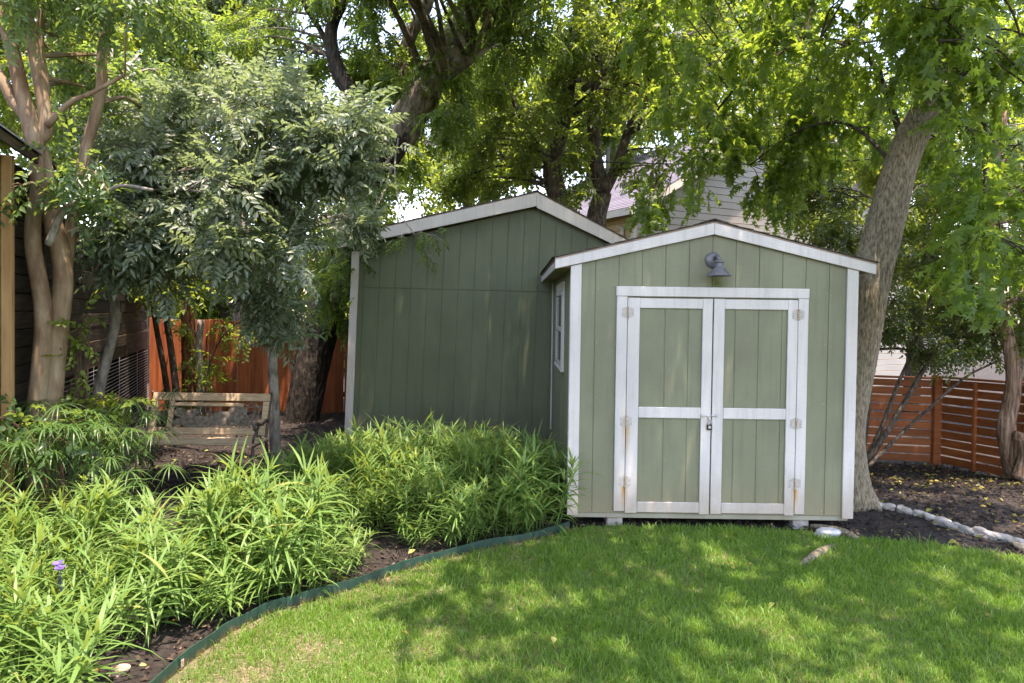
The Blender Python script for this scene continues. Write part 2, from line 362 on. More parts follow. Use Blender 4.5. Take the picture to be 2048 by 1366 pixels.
# ================================================================== FRONT SHED
SXL,SXR,SY,SYB=.525,2.975,6.217,9.20
RX,RZ,RS=1.735,2.643,.2425                               # ridge x, top of rake board, slope
def rake_top(x): return RZ-RS*abs(x-RX)
shed=empty('garden_shed',(1.75,7.7,0),'sage green gabled garden shed with white trim and closed double doors','shed')
wb=MB(); T0=.105
wb.prism([(SXL+.01,T0),(SXR-.01,T0),(SXR-.01,rake_top(SXR)-.06),(RX,RZ-.06),(SXL+.01,rake_top(SXL)-.06)],6.2262,6.29)
fw=wb.build('front_wall','sage_paint',shed)
g=[RX+.2032*k for k in range(-6,7)]; g[0]=SXL; g[-1]=SXR
for i in range(12):
    a,b=g[i]+(.0024 if i else 0),g[i+1]-(.0024 if i<11 else 0)
    z0=2.0 if .92<(a+b)/2<2.55 else .108
    zt=[rake_top(a)-.07,rake_top(b)-.07]; poly=[(a,z0),(b,z0),(b,zt[1])]
    if a<RX<b: poly.append((RX,RZ-.07))
    poly.append((a,zt[0]))
    MB().prism(poly,6.2195,6.2257).build('siding_board','sage_paint',fw,.0018)
for x,lab in ((SXL,0),(SXR,1)):                          # the two long walls and the rear
    sgn=-1 if lab==0 else 1
    w=MB().box(*sorted((x+sgn*-.06,x+sgn*-.012)),6.295,SYB,T0,2.28).build('side_wall','sage_paint',shed)
    ys=[6.225+.2032*k for k in range(15)]+[SYB-.005]
    for j in range(15):
        MB().box(*sorted((x+sgn*-.0115,x)),ys[j]+.0045,ys[j+1]-.0045,.108,2.27).build('siding_board','sage_paint',w,.0018)
MB().prism([(SXL+.01,T0),(SXR-.01,T0),(SXR-.01,rake_top(SXR)-.06),(RX,RZ-.06),(SXL+.01,rake_top(SXL)-.06)],SYB-.07,SYB-.012).build('rear_wall','sage_paint',shed)
nl=MB(); rn=random.Random(44)
for i in range(12):
    for xx in (g[i]+.022,g[i+1]-.022):
        if not (.91<xx<2.56):
            for zz in (.135,.62,1.1,1.6,2.05): nl.lathe([(0,.0012),(.0035,.0008),(.0042,0)],(xx+rn.uniform(-.004,.004),6.2195,zz+rn.uniform(-.02,.02)),'y',6)
tag(nl.build('nail_heads','rusty_steel',fw),kind='stuff')
# corner boards
for x0,x1 in ((.503,.597),(2.900,2.997)):
    xm=(x0+x1)/2
    MB().prism([(x0,.088),(x1,.088),(x1,rake_top(x1)-.088),(x0,rake_top(x0)-.088)],6.197,6.2185).build('corner_board','white_paint',shed,.003)
box('corner_board','white_paint',shed,.503,.5235,6.2195,6.30,.088,2.235)
box('corner_board','white_paint',shed,2.9765,2.997,6.2195,6.30,.088,2.235)
box('corner_board','cream_trim',shed,.506,.5235,9.11,9.175,.35,2.24)
# sill beam, floor and piers
box('sill_beam','sill_paint',shed,.535,2.965,6.228,6.32,.062,.1045,.004)
for xx in (.55,2.91): box('floor_joist','sill_paint',shed,xx,xx+.045,6.325,9.1,.062,.1)
MB().box(.54,2.96,6.325,9.1,.101,.1045).build('floor_deck','sill_paint',shed)
for i,(x,y) in enumerate(((.925,6.31),(2.56,6.31),(.925,7.7),(2.56,7.7))):
    p=MB().box(x-.07,x+.07,y-.07,y+.13,-.03,.0612).build('pier_block','concrete',None,.008)
    tag(p,['concrete block under the front edge of the sage shed, next to the bed edging','concrete block under the front edge of the sage shed, next to the tree root','concrete block deep under the middle of the sage shed, bed side','concrete block deep under the middle of the sage shed, tree side'][i],'block','concrete blocks carrying the shed')
# roof
ov=6.185
def roof_pair(parent,rx,rz,ends,y0,y1,slope_l,slope_r,mat,deckmat,course=.14,lift=.0):
    for sgn,xe,sl in ((-1,ends[0],slope_l),(1,ends[1],slope_r)):
        ze=rz-sl*abs(xe-rx); L=math.hypot(xe-rx,ze-rz); d=Vector((xe-rx,0,ze-rz)).normalized(); n=Vector((-d.z*sgn,0,d.x*sgn));
        if n.z<0: n=-n
        a=Vector((rx,y0,rz)); 
        def P(s,y,h): return Vector((rx,0,rz))+d*s+n*h+Vector((0,y,0))
        deck=MB(); q=[P(0.0,y0,.001),P(L,y0,.001),P(L,y1,.001),P(0,y1,.001)]; q2=[p+n*.014 for p in q]
        deck.add(q+q2,[(3,2,1,0),(4,5,6,7),(0,1,5,4),(1,2,6,5),(2,3,7,6),(3,0,4,7)])
        rf=deck.build('roof',deckmat,parent)
        nc=int(L/course)+1; k=0
        for c in range(nc):
            s1=L+.02-c*course; s0=max(0,s1-course-.03)
            if s1<.03: continue
            y=y0-.012-(c%3)*.001; off=(c%2)*.45
            ycut=[y]+[v for v in np.arange(y0-.3+off,y1,.92) if v>y+.15]+[y1+.01]
            for j in range(len(ycut)-1):
                ya,yb=ycut[j]+.002,ycut[j+1]-.002; jit=random.uniform(-.004,.004)
                q=[P(s0,ya,.016),P(s1+jit,ya,.024),P(s1+jit,yb,.024),P(s0,yb,.016)]; q2=[p+n*.0065 for p in q]
                MB().add(q+q2,[(3,2,1,0),(4,5,6,7),(0,1,5,4),(1,2,6,5),(2,3,7,6),(3,0,4,7)]).build('shingle',mat,rf)
        # ridge caps
    m=MB(); 
    for j,y in enumerate(np.arange(y0-.012,y1,.3)):
        q=[Vector((rx-.13,0,rz+.034-.13*slope_l)),Vector((rx,0,rz+.040)),Vector((rx+.13,0,rz+.034-.13*slope_r))]
        V=[p+Vector((0,y,0)) for p in q]+[p+Vector((0,y+.31,-.004)) for p in q]; V+= [v-Vector((0,0,.008)) for v in V]
        m.add(V,[(0,1,4,3),(1,2,5,4),(6,9,10,7),(7,10,11,8),(0,6,7,1),(1,7,8,2),(3,4,10,9),(4,5,11,10),(0,3,9,6),(2,8,11,5)])
    m.build('ridge_cap',mat,parent)
roof_pair(shed,RX,RZ,(.365,3.136),ov,SYB-.02,RS,RS,'shingle_dark','soffit_wood')
def rake(parent,rx,rz,xe,sl,y0,y1,h_r,h_e,mat,plumb=True):
    s=1 if xe>rx else -1; ze=rz-sl*abs(xe-rx); x0=rx+s*.001
    return MB().prism([(x0,rz-h_r),(xe,ze-h_e),(xe,ze),(x0,rz)],y0,y1).build('rake_board',mat,parent,.003)
rake(shed,RX,RZ,.365,RS,6.178,6.1965,.098,.080,'white_paint'); rake(shed,RX,RZ,3.136,RS,6.178,6.1965,.098,.085,'white_paint')
MB().box(.365,.383,6.198,SYB-.03,2.232,2.302).build('fascia','cream_trim',shed,.003)
MB().box(3.118,3.136,6.198,SYB-.03,2.232,2.302).build('fascia','white_paint',shed,.003)
MB().box(.384,.523,6.2195,SYB-.03,2.245,2.256).build('soffit','soffit_wood',shed); MB().box(2.977,3.117,6.2195,SYB-.03,2.245,2.256).build('soffit','soffit_wood',shed)
# door casing
box('door_head','white_paint',shed,.900,2.573,6.192,6.2185,2.002,2.088,.005)
box('door_jamb','white_paint',shed,.906,.998,6.194,6.2185,.128,2.0005,.004); box('door_jamb','white_paint',shed,2.481,2.569,6.194,6.2185,.122,2.0005,.004)
MB().box(.99,2.49,6.232,6.240,.106,2.0).build('door_recess','padlock_black',shed)
def door(xa,xb,hinge_x,stL,stR):
    d=empty('door',((xa+xb)/2,6.2,.115)); d.parent=shed; d.location=Vector(((xa+xb)/2,6.2,.115))-WPOS[shed]
    z0,z1=.116,1.990
    bd=box('panel','sage_paint',d,xa+.02,xb-.02,6.2205,6.2300,z0+.02,z1-.02,0)
    ed=[stL-.01]+[v for v in g if stL+.02<v<stR-.02]+[stR+.01]
    for (lo,hi) in ((.205,.956),(1.033,1.911)):
        for i in range(len(ed)-1):
            a=ed[i]+(.004 if i else 0); b=ed[i+1]-(.004 if i<len(ed)-2 else 0)
            MB().box(a,b,6.2155,6.2200,lo,hi).build('siding_board','sage_paint',d,.0016)
    box('stile','white_paint',d,xa,stL,6.196,6.2122,z0-.002,z1,.003); box('stile','white_paint',d,stR,xb,6.196,6.2122,z0-.006,z1-.001,.003)
    box('rail','white_paint',d,stL+.001,stR-.001,6.1965,6.2122,1.902,z1-.003,.003)
    MB().box(stL+.001,stR-.001,6.1945,6.2122,.946,1.043).build('rail','white_paint',d,.006)
    MB().box(stL+.001,stR-.001,6.1945,6.2122,.120,.214).build('rail','white_paint',d,.006)
    for hz in (1.862,.915,.392):
        h=MB()
        for s in (-1,1):
            xo=hinge_x+s*.010; x1=hinge_x+s*.052
            h.add([(xo,6.1925,hz-.05),(x1,6.1925,hz-.034),(x1,6.1925,hz+.034),(xo,6.1925,hz+.05)]+[(xo,6.1955,hz-.05),(x1,6.1955,hz-.034),(x1,6.1955,hz+.034),(xo,6.1955,hz+.05)],[(0,1,2,3),(7,6,5,4),(0,4,5,1),(1,5,6,2),(2,6,7,3),(3,7,4,0)])
        hg=h.build('hinge','hinge_white',d)
        k=MB()
        for q in range(5): k.tube([(hinge_x,6.1905,hz-.05+q*.02),(hinge_x,6.1905,hz-.05+q*.02+.0185)],.0075,8)
        k.build('knuckle','rusty_steel',hg,smooth=False)
        m=MB()
        for s in (-1,1):
            for dz in (-.024,0,.024): m.lathe([(0,.003),(.004,.0025),(.0055,0)],(hinge_x+s*.036,6.1925,hz+dz),'y',8)
        m.build('screws','hinge_white',hg)
    return d
dl=door(1.003,1.738,1.0005,1.107,1.652); dr=door(1.749,2.477,2.479,1.843,2.392)
# sliding bolt and padlock
lt=MB(); lt.tube(catmull([(1.652,6.186,.975),(1.70,6.183,.973),(1.715,6.178,.962),(1.722,6.176,.935)],4),.0045,8); lt.tube([(1.735,6.186,.974),(1.80,6.186,.977)],.0045,8)
lt.box(1.655,1.675,6.188,6.1955,.955,.985); lt.box(1.78,1.795,6.188,6.1955,.962,.988); lt.box(1.715,1.735,6.178,6.1955,.935,.972)
lt.build('latch','galvanised',dl,smooth=False)
pl=empty('padlock',(1.722,6.18,.86),'small black padlock hanging from the latch on the shed doors','padlock')
MB().box(1.700,1.745,6.168,6.190,.852,.905).build('body','padlock_black',pl,.006)
MB().tube(catmull([(1.708,6.179,.904),(1.708,6.179,.93),(1.714,6.179,.943),(1.7225,6.179,.947),(1.731,6.179,.943),(1.737,6.179,.93),(1.737,6.179,.904)],3),.0038,8).build('shackle','galvanised',pl,smooth=True)
MB().box(1.711,1.734,6.1672,6.1682,.868,.888).build('face_plate','galvanised',pl)
# wall lamp
lp=empty('wall_lamp',(1.742,6.21,2.31),'charcoal barn lamp with conical shade fixed to the sage shed gable','lamp')
MB().lathe([(0,.028),(.05,.027),(.066,.016),(.070,.0)],(1.735,6.2185,2.325),'y',28).build('back_plate','grey_enamel',lp,smooth=True)
MB().tube(catmull([(1.742,6.195,2.335),(1.748,6.15,2.352),(1.755,6.115,2.345),(1.757,6.10,2.315)],5),.017,10).build('arm','grey_enamel',lp,smooth=True)
MB().lathe([(.0,.135),(.034,.132),(.040,.118),(.030,.108),(.031,.085),(.040,.072),(.102,.004),(.106,0),(.103,.001),(.038,.066),(.0,.07)],(1.758,6.095,2.183),'z',32).build('shade','grey_enamel',lp,smooth=False)
MB().lathe([(0,.0),(.018,.01),(.022,.03),(.014,.055),(0,.06)],(1.758,6.095,2.195),'z',12).build('bulb','hinge_white',lp,smooth=True)
# side window
wi=empty('window',(.51,7.68,1.3)); wi.parent=shed; wi.location=Vector((.51,7.68,1.3))-WPOS[shed]
for (ya,yb,za,zb) in ((7.13,7.21,1.285,2.07),(8.14,8.22,1.285,2.07),(7.12,8.23,2.071,2.165)):
    MB().box(.505,.5235,ya,yb,za,zb).build('casing','white_paint' if zb<2.1 else 'cream_trim',wi,.003)
MB().box(.492,.5235,7.12,8.23,1.255,1.284).build('sill','white_paint',wi,.003)
for (ya,yb,za,zb) in ((7.212,7.25,1.29,2.068),(8.10,8.138,1.29,2.068),(7.252,8.098,2.03,2.068),(7.252,8.098,1.29,1.33),(7.252,8.098,1.655,1.70)):
    MB().box(.496,.5225,ya,yb,za,zb).build('sash','hinge_white',wi,.002)
for za,zb in ((1.331,1.654),(1.701,2.029)): MB().box(.512,.5205,7.2505,8.0995,za,zb).build('pane','dark_glass',wi)

# ================================================================== LARGE SHED
BY=9.25; BRX,BRZ=.292,3.36; SLL,SLR=.240,.507
def btop(x): return BRZ-(SLL*(BRX-x) if x<BRX else SLR*(x-BRX))
def lean(x,z): return x+.032*(z-2.2)                     # the old shed leans a little
big=empty('storage_shed',(-.35,10.7,.1),'tall green plank shed with asymmetric gable behind the sage shed','shed')
def lp_(poly): return [(lean(x,z),z) for x,z in poly]
BXL,BXR=-2.075,1.36
bwall=MB().prism(lp_([(BXL+.01,.10),(BXR,.10),(BXR,btop(BXR)-.15),(BRX,BRZ-.15),(BXL+.01,btop(BXL)-.15)]),BY+.0062,BY+.07).build('front_wall','shaded_green_paint',big)
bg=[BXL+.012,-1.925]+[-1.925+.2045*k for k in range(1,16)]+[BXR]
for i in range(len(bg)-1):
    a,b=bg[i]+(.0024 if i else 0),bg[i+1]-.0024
    MB().prism(lp_([(a,.11),(b,.11),(b,2.112-.012*b),(a,2.112-.012*a)]),BY,BY+.0057).build('siding_board','shaded_green_paint',bwall,.0016)
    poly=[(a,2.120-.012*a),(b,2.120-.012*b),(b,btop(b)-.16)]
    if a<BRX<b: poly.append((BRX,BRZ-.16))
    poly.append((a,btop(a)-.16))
    MB().prism(lp_(poly),BY-.003,BY+.0057).build('siding_board','shaded_green_paint',bwall,.0016)
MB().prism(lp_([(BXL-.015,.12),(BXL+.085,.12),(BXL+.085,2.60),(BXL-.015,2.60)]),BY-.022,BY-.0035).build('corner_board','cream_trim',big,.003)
sw=MB().prism(lp_([(BXL,.10),(BXL+.05,.10),(BXL+.05,2.62),(BXL,2.62)]),BY+.075,12.2).build('side_wall','shaded_green_paint',big)
for j in range(14):
    y=BY+.0+.2045*j
    MB().prism(lp_([(BXL-.011,.11),(BXL-.0005,.11),(BXL-.0005,2.6),(BXL-.011,2.6)]),y+.004,y+.2005).build('siding_board','shaded_green_paint',sw)
MB().prism(lp_([(BXR-.05,.10),(BXR,.10),(BXR,2.6),(BXR-.05,2.6)]),BY+.075,12.2).build('side_wall','shaded_green_paint',big)
MB().prism(lp_([(BXL+.01,.10),(BXR,.10),(BXR,btop(BXR)-.15),(BRX,BRZ-.15),(BXL+.01,btop(BXL)-.15)]),12.21,12.26).build('rear_wall','shaded_green_paint',big)
roof_pair(big,BRX,BRZ,(-2.215,1.50),9.105,12.35,SLL,SLR,'shingle_dark','soffit_wood')
rake(big,BRX,BRZ,-2.215,SLL,9.096,9.114,.165,.13,'cream_trim'); rake(big,BRX,BRZ,1.50,SLR,9.096,9.114,.185,.13,'cream_trim')
MB().box(-2.213,-2.195,9.116,12.34,2.64,2.752).build('fascia','cream_trim',big,.003); MB().box(1.48,1.498,9.116,12.34,2.63,2.74).build('fascia','cream_trim',big,.003)
for s in (-1,1):                                          # boxed soffit under the rake
    xe=-2.19 if s<0 else 1.47; sl=SLL if s<0 else SLR; x0=BRX+s*.002
    MB().prism([(x0,BRZ-.158),(xe,btop(xe)-.125),(xe,btop(xe)-.112),(x0,BRZ-.145)],9.116,9.246).build('soffit','soffit_wood',big)

# ================================================================== LEAF AND TREE HELPERS
def kite(L,W,fold=.18,droop=.12):
    return np.array([(0,0,0),(-W/2,.42*L,W*fold),(0,L,-L*droop),(W/2,.42*L,W*fold)]),np.array([(0,3,2),(0,2,1)])
def leaf6(L,W,fold=.2,droop=.2):
    V=np.array([(0,0,0),(-W/2,.33*L,W*fold),(-W*.36,.68*L,W*fold*.6-droop*L*.4),(0,L,-L*droop),(W*.36,.68*L,W*fold*.6-droop*L*.4),(W/2,.33*L,W*fold),(0,.5*L,-droop*L*.18)])
    return V,np.array([(0,6,1),(1,6,2),(2,6,3),(3,6,4),(4,6,5),(5,6,0)])
def star(L):
    V=[(0,.12*L,0)]; 
    for a,r in ((-118,.62),(-84,.34),(-56,.88),(-28,.40),(0,1.0),(28,.40),(56,.88),(84,.34),(118,.62)):
        t=math.radians(a); V.append((math.sin(t)*r*L*.62,.12*L+math.cos(t)*r*L*.85,-(.16*L if r>.5 else 0)*r))
    V.append((0,-.06*L,.02*L)); n=len(V)
    return np.array(V),np.array([(0,i+1,i) for i in range(1,n-1)]+[(0,1,n-1)])
def rotm(d,up,roll):
    """M x 3 x 3 with local y along d"""
    d=d/np.linalg.norm(d,axis=1,keepdims=True); x=np.cross(d,up); n=np.linalg.norm(x,axis=1,keepdims=True); x=np.where(n<1e-3,np.array([[1.,0,0]]),x/np.maximum(n,1e-6))
    z=np.cross(x,d); c,s=np.cos(roll)[:,None],np.sin(roll)[:,None]
    x2=x*c+z*s; z2=-x*s+z*c
    return np.stack([x2,d,z2],-1)
def compose(parts):
    """parts: list of (V,T,pos,dir,up,roll,scale)"""
    Vs,Ts,Id=[],[],[]; n=0
    for k,(V,T,p,d,u,r,s) in enumerate(parts):
        R=rotm(np.array([d],float),np.array([u],float),np.array([r],float))[0]
        Vs.append((V*s)@R.T+np.array(p)); Ts.append(T+n); Id.append(np.full(len(V),k)); n+=len(V)
    return np.concatenate(Vs),np.concatenate(Ts),np.concatenate(Id)
def spray_pinnate(rs,n=5,L=.075,W=.024,R=.24,droop=.5,shape=kite):
    parts=[]; 
    def pos(t): return np.array([0,R*t*math.cos(droop*t*.6),-R*t*t*droop*.5])
    for i in range(n):
        t=.22+.74*i/(n-.5)
        for s in (-1,1):
            a=rs.uniform(.85,1.15); V,T=shape(L*rs.uniform(.85,1.1),W,.2,.22)
            parts.append((V,T,pos(t),(s*math.sin(a),math.cos(a),-.1*t-rs.uniform(0,.28)),(0,0,1),rs.uniform(-.5,.5),1))
    V,T=shape(L,W,.2,.2); parts.append((V,T,pos(1),(0,1,-.5),(0,0,1),0,1))
    return compose(parts)
def spray_alt(rs,n=9,L=.055,W=.03,R=.22,droop=.3,shape=kite,hang=.4):
    parts=[]
    for i in range(n):
        t=.1+.9*i/(n-1); s=1 if i%2 else -1; a=rs.uniform(.5,1.2)
        V,T=shape(L*rs.uniform(.75,1.2),W*rs.uniform(.85,1.15)) if shape is not star else star(L*rs.uniform(.75,1.2))
        p=np.array([rs.uniform(-.01,.01),R*t,-R*t*t*droop]); parts.append((V,T,p,(s*math.sin(a),math.cos(a),-rs.uniform(-.1,hang*2)),(rs.uniform(-.5,.5),rs.uniform(-.3,.3),1),rs.uniform(-.6,.6),1))
    return compose(parts)
def variants(fn,k=6,seed=1,**kw):
    return [fn(random.Random(seed*100+i),**kw) for i in range(k)]
def scatter(variants_,P,D,S,up=None,seed=0,bias=None):
    """sprays at points P along D; returns V,T,rnd"""
    rg=np.random.default_rng(seed); K=len(variants_); pick=rg.integers(0,K,len(P)); Vs,Ts,Rs=[],[],[]; n=0
    if up is None: up=np.array([[0,0,1.]])
    for k,(V,T,I) in enumerate(variants_):
        m=np.where(pick==k)[0]
        if len(m)==0: continue
        R=rotm(D[m],np.broadcast_to(up,(len(m),3)),rg.normal(0,.45,len(m)))
        W=np.einsum('mij,vj->mvi',R,V)*S[m][:,None,None]+P[m][:,None,:]
        nl=I.max()+1; r=np.clip(rg.normal(.42,.2,(len(m),nl)),0,1)
        if bias is not None: r=np.clip(r+bias[m][:,None],0,1)
        odd=rg.random((len(m),nl))<.012; r=np.where(odd,1.0,r*.94)
        Vs.append(W.reshape(-1,3)); Ts.append((T[None]+(np.arange(len(m))*len(V))[:,None,None]+n).reshape(-1,3)); Rs.append(r[:,I].ravel()); n+=len(m)*len(V)
    return np.concatenate(Vs),np.concatenate(Ts),np.concatenate(Rs)
def leaf_object(name,V,T,rnd,mat,parent=None,origin=(0,0,0)):
    o3=np.array(origin); me=mesh_np(name,V-o3,T,rnd); me.materials.append(M[mat]); return link(bpy.data.objects.new(name,me),parent,origin)
def limb_samples(limbs):
    P=[];Rr=[]
    for pts,rad in limbs:
        for p,r in zip(pts,rad): P.append(p); Rr.append(r)
    return np.array([tuple(p) for p in P]),np.array(Rr)
def limb(pts,r0,r1,n=6,power=1.0):
    c=catmull(pts,n); m=len(c); return c,[r0+(r1-r0)*(i/(m-1))**power for i in range(m)]
def crown(tree,limbs,clumps,spr,mat,bark,seed,nspray=40,scale=1.0,twig=.25,droop=.25,out=.7,brad=.022,shell=.35,start=0.25,stemmat=None,leafjit=.25,sides=5):
    """branches from the limbs to the clump centres, twigs from there, sprays of leaves on the twigs"""
    rg=np.random.default_rng(seed); rr=random.Random(seed); LP,LR=limb_samples(limbs); k0=int(len(LP)*start) if len(limbs)==1 else 0
    bm=MB(); P=[];D=[];B=[]
    for ci,cl_ in enumerate(clumps):
        c,rad=cl_[:2]; mult=cl_[2] if len(cl_)>2 else 1.0
        c=np.array(c); rad=np.array(rad if hasattr(rad,'__len__') else (rad,rad,rad*.75))
        d=np.linalg.norm(LP[k0:]-c,axis=1)+.8*np.maximum(0,LP[k0:,2]-c[2]); j=k0+int(np.argmin(d)); a=Vector(LP[j]); cv=Vector(c); L=(cv-a).length
        r0=min(LR[j]*.6,brad*(.6+.4*L)); mid=a.lerp(cv,.5)+Vector((rr.uniform(-.12,.12),rr.uniform(-.12,.12),.10+rr.uniform(-.05,.1)))*L
        path=catmull([a,mid,cv],5); bm.tube(path,[r0+(.006-r0)*i/(len(path)-1) for i in range(len(path))],sides,.05,seed=ci)
        vol=nspray*mult*rg.uniform(.8,1.2); n=max(6,int(vol)); nt=max(4,n//7); cb=rg.normal(0,.10)
        for t in range(nt):
            u=rg.normal(size=3); u/=np.linalg.norm(u); e=c+u*rad*rg.uniform(.55,1.0); e[2]-=droop*rad[2]*rg.uniform(0,1)
            s=Vector(path[rr.randint(max(0,len(path)-5),len(path)-1)]); ev=Vector(e); m=s.lerp(ev,.5)+Vector((0,0,.12*(ev-s).length))
            tw=catmull([s,m,ev],3); bm.tube(tw,[.006-.004*i/(len(tw)-1) for i in range(len(tw))],3,caps=False,seed=t)
            ns=n//nt
            for q in range(ns):
                f=rg.uniform(shell,1.0); i=min(int(f*(len(tw)-1)),len(tw)-2); ft=f*(len(tw)-1)-i; p=np.array(tw[i].lerp(tw[i+1],ft))+rg.normal(0,.035*scale,3)*(1+leafjit)
                td=np.array((tw[i+1]-tw[i]).normalized()); dd=td*out+rg.normal(0,.5,3); dd[2]-=droop*rg.uniform(.3,1.6)
                P.append(p);D.append(dd);B.append(cb)
    P=np.array(P);D=np.array(D);S=scale*rg.uniform(.75,1.2,len(P))
    V,T,R=scatter(spr,P,D,S,seed=seed+1,bias=np.array(B))
    o=WPOS[tree]; br=tag(bm.build('branches',bark,tree,fix=False),kind='stuff'); leaf_object('crown',V,T,R,mat,tree,tuple(o)); return len(T)
def furrow(tree,pts,rad,bark,seed=0,sides=64,n=150,depth=.055,freq=15,name='trunk'):
    """a thick trunk with ridged, furrowed bark as real relief"""
    rs=np.random.default_rng(seed); P=np.array([tuple(p) for p in pts]); s=np.concatenate([[0],np.cumsum(np.linalg.norm(np.diff(P,axis=0),axis=1))]); u=np.linspace(0,s[-1],n)
    Q=np.stack([np.interp(u,s,P[:,k]) for k in range(3)],1); R=np.interp(u,s,rad)
    for k in range(3): Q[1:-1]=(Q[:-2]+2*Q[1:-1]+Q[2:])/4
    D=np.gradient(Q,axis=0); D/=np.linalg.norm(D,axis=1,keepdims=True); X=np.cross(D,[[.3,1,.1]]); X/=np.linalg.norm(X,axis=1,keepdims=True); Y=np.cross(D,X)
    A=np.linspace(0,2*np.pi,sides,endpoint=False)[None]; U=u[:,None]; ph=rs.uniform(0,6.28,8)
    w=A+.16*np.sin(U*5.1+ph[0])+.10*np.sin(U*11.7+3*A+ph[1])
    f=np.abs(np.sin(w*freq/2+.9*np.sin(U*6.3+2*A+ph[2])+.5*np.sin(U*17+ph[3])))**.7
    f=f*.7+.3*np.abs(np.sin(w*freq*.83+U*9+ph[4])); lump=.05*np.sin(2*A+U*1.1+ph[5])+.04*np.sin(3*A-U*1.9+ph[6])+.03*np.sin(U*4.2+A+ph[7])
    rr_=R[:,None]*(1+lump+depth*(f-.6)+rs.normal(0,depth*.10,f.shape))
    V=Q[:,None,:]+X[:,None,:]*(rr_*np.cos(A))[...,None]+Y[:,None,:]*(rr_*np.sin(A))[...,None]
    i=np.arange(n*sides).reshape(n,sides); j=np.roll(i,-1,1); T=np.stack([i[:-1],i[1:],j[1:],j[:-1]],-1).reshape(-1,4)[:,::-1]
    o3=Q[0]; me=mesh_np(name,V.reshape(-1,3)-o3,T,smooth=True); me.materials.append(M[bark]); return link(bpy.data.objects.new(name,me),tree,tuple(o3))
def trunk_obj(tree,pts,rad,bark,name='trunk',sides=14,wob=.06,seed=0): 
    return MB().tube(pts,rad,sides,wob,seed=seed).build(name,bark,tree,smooth=True)
def px_clumps(n,x0,x1,y0,y1,d0,d1,r0,r1,seed,flat=.75,shape='box'):
    rr=random.Random(seed); out=[]
    for i in range(n):
        if shape=='ell':
            while True:
                a,b=rr.uniform(-1,1),rr.uniform(-1,1)
                if a*a+b*b<1: break
            x=(x0+x1)/2+a*(x1-x0)/2; y=(y0+y1)/2+b*(y1-y0)/2
        else: x,y=rr.uniform(x0,x1),rr.uniform(y0,y1)
        r=rr.uniform(r0,r1); out.append((tuple(at(x,y,rr.uniform(d0,d1))),(r,r,r*flat)))
    return out
def shade_grid(x0,x1,y0,y1,z0,z1,step,r,seed,flat=.4,skip=0.0,mult=1.0):
    rr=random.Random(seed); out=[]
    for x in np.arange(x0,x1,step):
        for y in np.arange(y0,y1,step):
            if rr.random()<skip: continue
            q=r*rr.uniform(.85,1.2); out.append(((x+rr.uniform(-.3,.3)*step,y+rr.uniform(-.3,.3)*step,rr.uniform(z0,z1)),(q,q,q*flat),mult))
    return out
def box_clumps(n,x0,x1,y0,y1,z0,z1,r0,r1,seed,flat=.7):
    rr=random.Random(seed); return [((rr.uniform(x0,x1),rr.uniform(y0,y1),rr.uniform(z0,z1)),(lambda r:(r,r,r*flat))(rr.uniform(r0,r1))) for i in range(n)]

# ================================================================== ORANGE BOARD FENCE AT THE BACK
FY=12.2
of=empty('board_fence',(-4.4,FY,.06),'tall orange stained fence of upright boards behind the bench','fence')
x=-6.12; rr=random.Random(3); i=0; first=True
while x<-1.95:
    w=rr.choice([.14,.14,.19,.24]) if x<-3.2 else .14
    gap=rr.uniform(.003,.010) if x<-3.1 else rr.choice([.004,.012,.018])
    MB().box(x,x+w,FY+rr.uniform(0,.006),FY+.024+rr.uniform(0,.004),.07,1.63+rr.uniform(-.012,.02)).build('board','orange_stain',of,.003); x+=w+gap
for xp in (-5.35,-3.1): box('post','orange_stain',of,xp,xp+.09,FY+.075,FY+.16,.0,1.6)
for z in (.35,1.38): box('rail','orange_stain',of,-6.1,-1.95,FY+.034,FY+.073,z,z+.085)
# return board at the corner by the timber wall
box('corner_post','orange_stain',of,-6.135,-6.03,FY-.11,FY-.004,.06,1.66,.004)
# ================================================================== SLATTED FENCE
def slat_fence(name,A,B,h,nsl,posts,label,zA,zB,endboard=True):
    A=Vector((*A,0));B=Vector((*B,0)); o=empty(name,(A.x,A.y,zA),label,'fence','slatted fence panels round the mulch'); d=(B-A); L=d.length; d.normalize(); nrm=Vector((-d.y,d.x,0))
    if nrm.y>0: nrm=-nrm                                 # towards the camera side
    pitch=h/nsl
    for k in range(nsl):
        z=pitch*k+.02; hh=pitch-rr.uniform(.016,.024); sag=rr.uniform(-.006,.006)
        n=max(1,int(round(L/1.8)))
        for j in range(n):
            a=A+d*(L*j/n+.004); b=A+d*(L*(j+1)/n-.004)
            za=zA+(zB-zA)*(j/n); zb=zA+(zB-zA)*((j+1)/n)
            MB().obox((a.x,a.y,za+z+hh/2+sag),(b.x,b.y,zb+z+hh/2-sag),.02,hh).build('slat','cedar_slat',o,.003)
    for t in posts:
        p=A+d*(L*t)+nrm*.034; z=zA+(zB-zA)*t
        MB().obox((p.x,p.y,z-.1),(p.x,p.y,z+h+.0),.045,.05,up=(nrm.x,nrm.y,0)).build('batten','cedar_slat',o,.004)
    a=A+nrm*.01;b=B+nrm*.01
    MB().obox((a.x,a.y,zA+h+.03),(b.x,b.y,zB+h+.03),.10,.03).build('cap_rail','cedar_slat',o,.004)
    return o
C0=at(1874,743,10.5); Cx,Cy=C0.x,10.5
slat_fence('slat_fence',(2.9,10.95),(Cx-.06,Cy+.01),1.23,10,(.16,.50,.66),'cedar slat fence running behind the leaning tree to the corner post',-.27,-.30)
slat_fence('slat_fence',(Cx+.06,Cy-.05),(Cx+.95,Cy-3.0),1.25,10,(.18,.42,.7),'cedar slat fence coming forward from the corner post past the shaggy trunk',-.30,-.22)
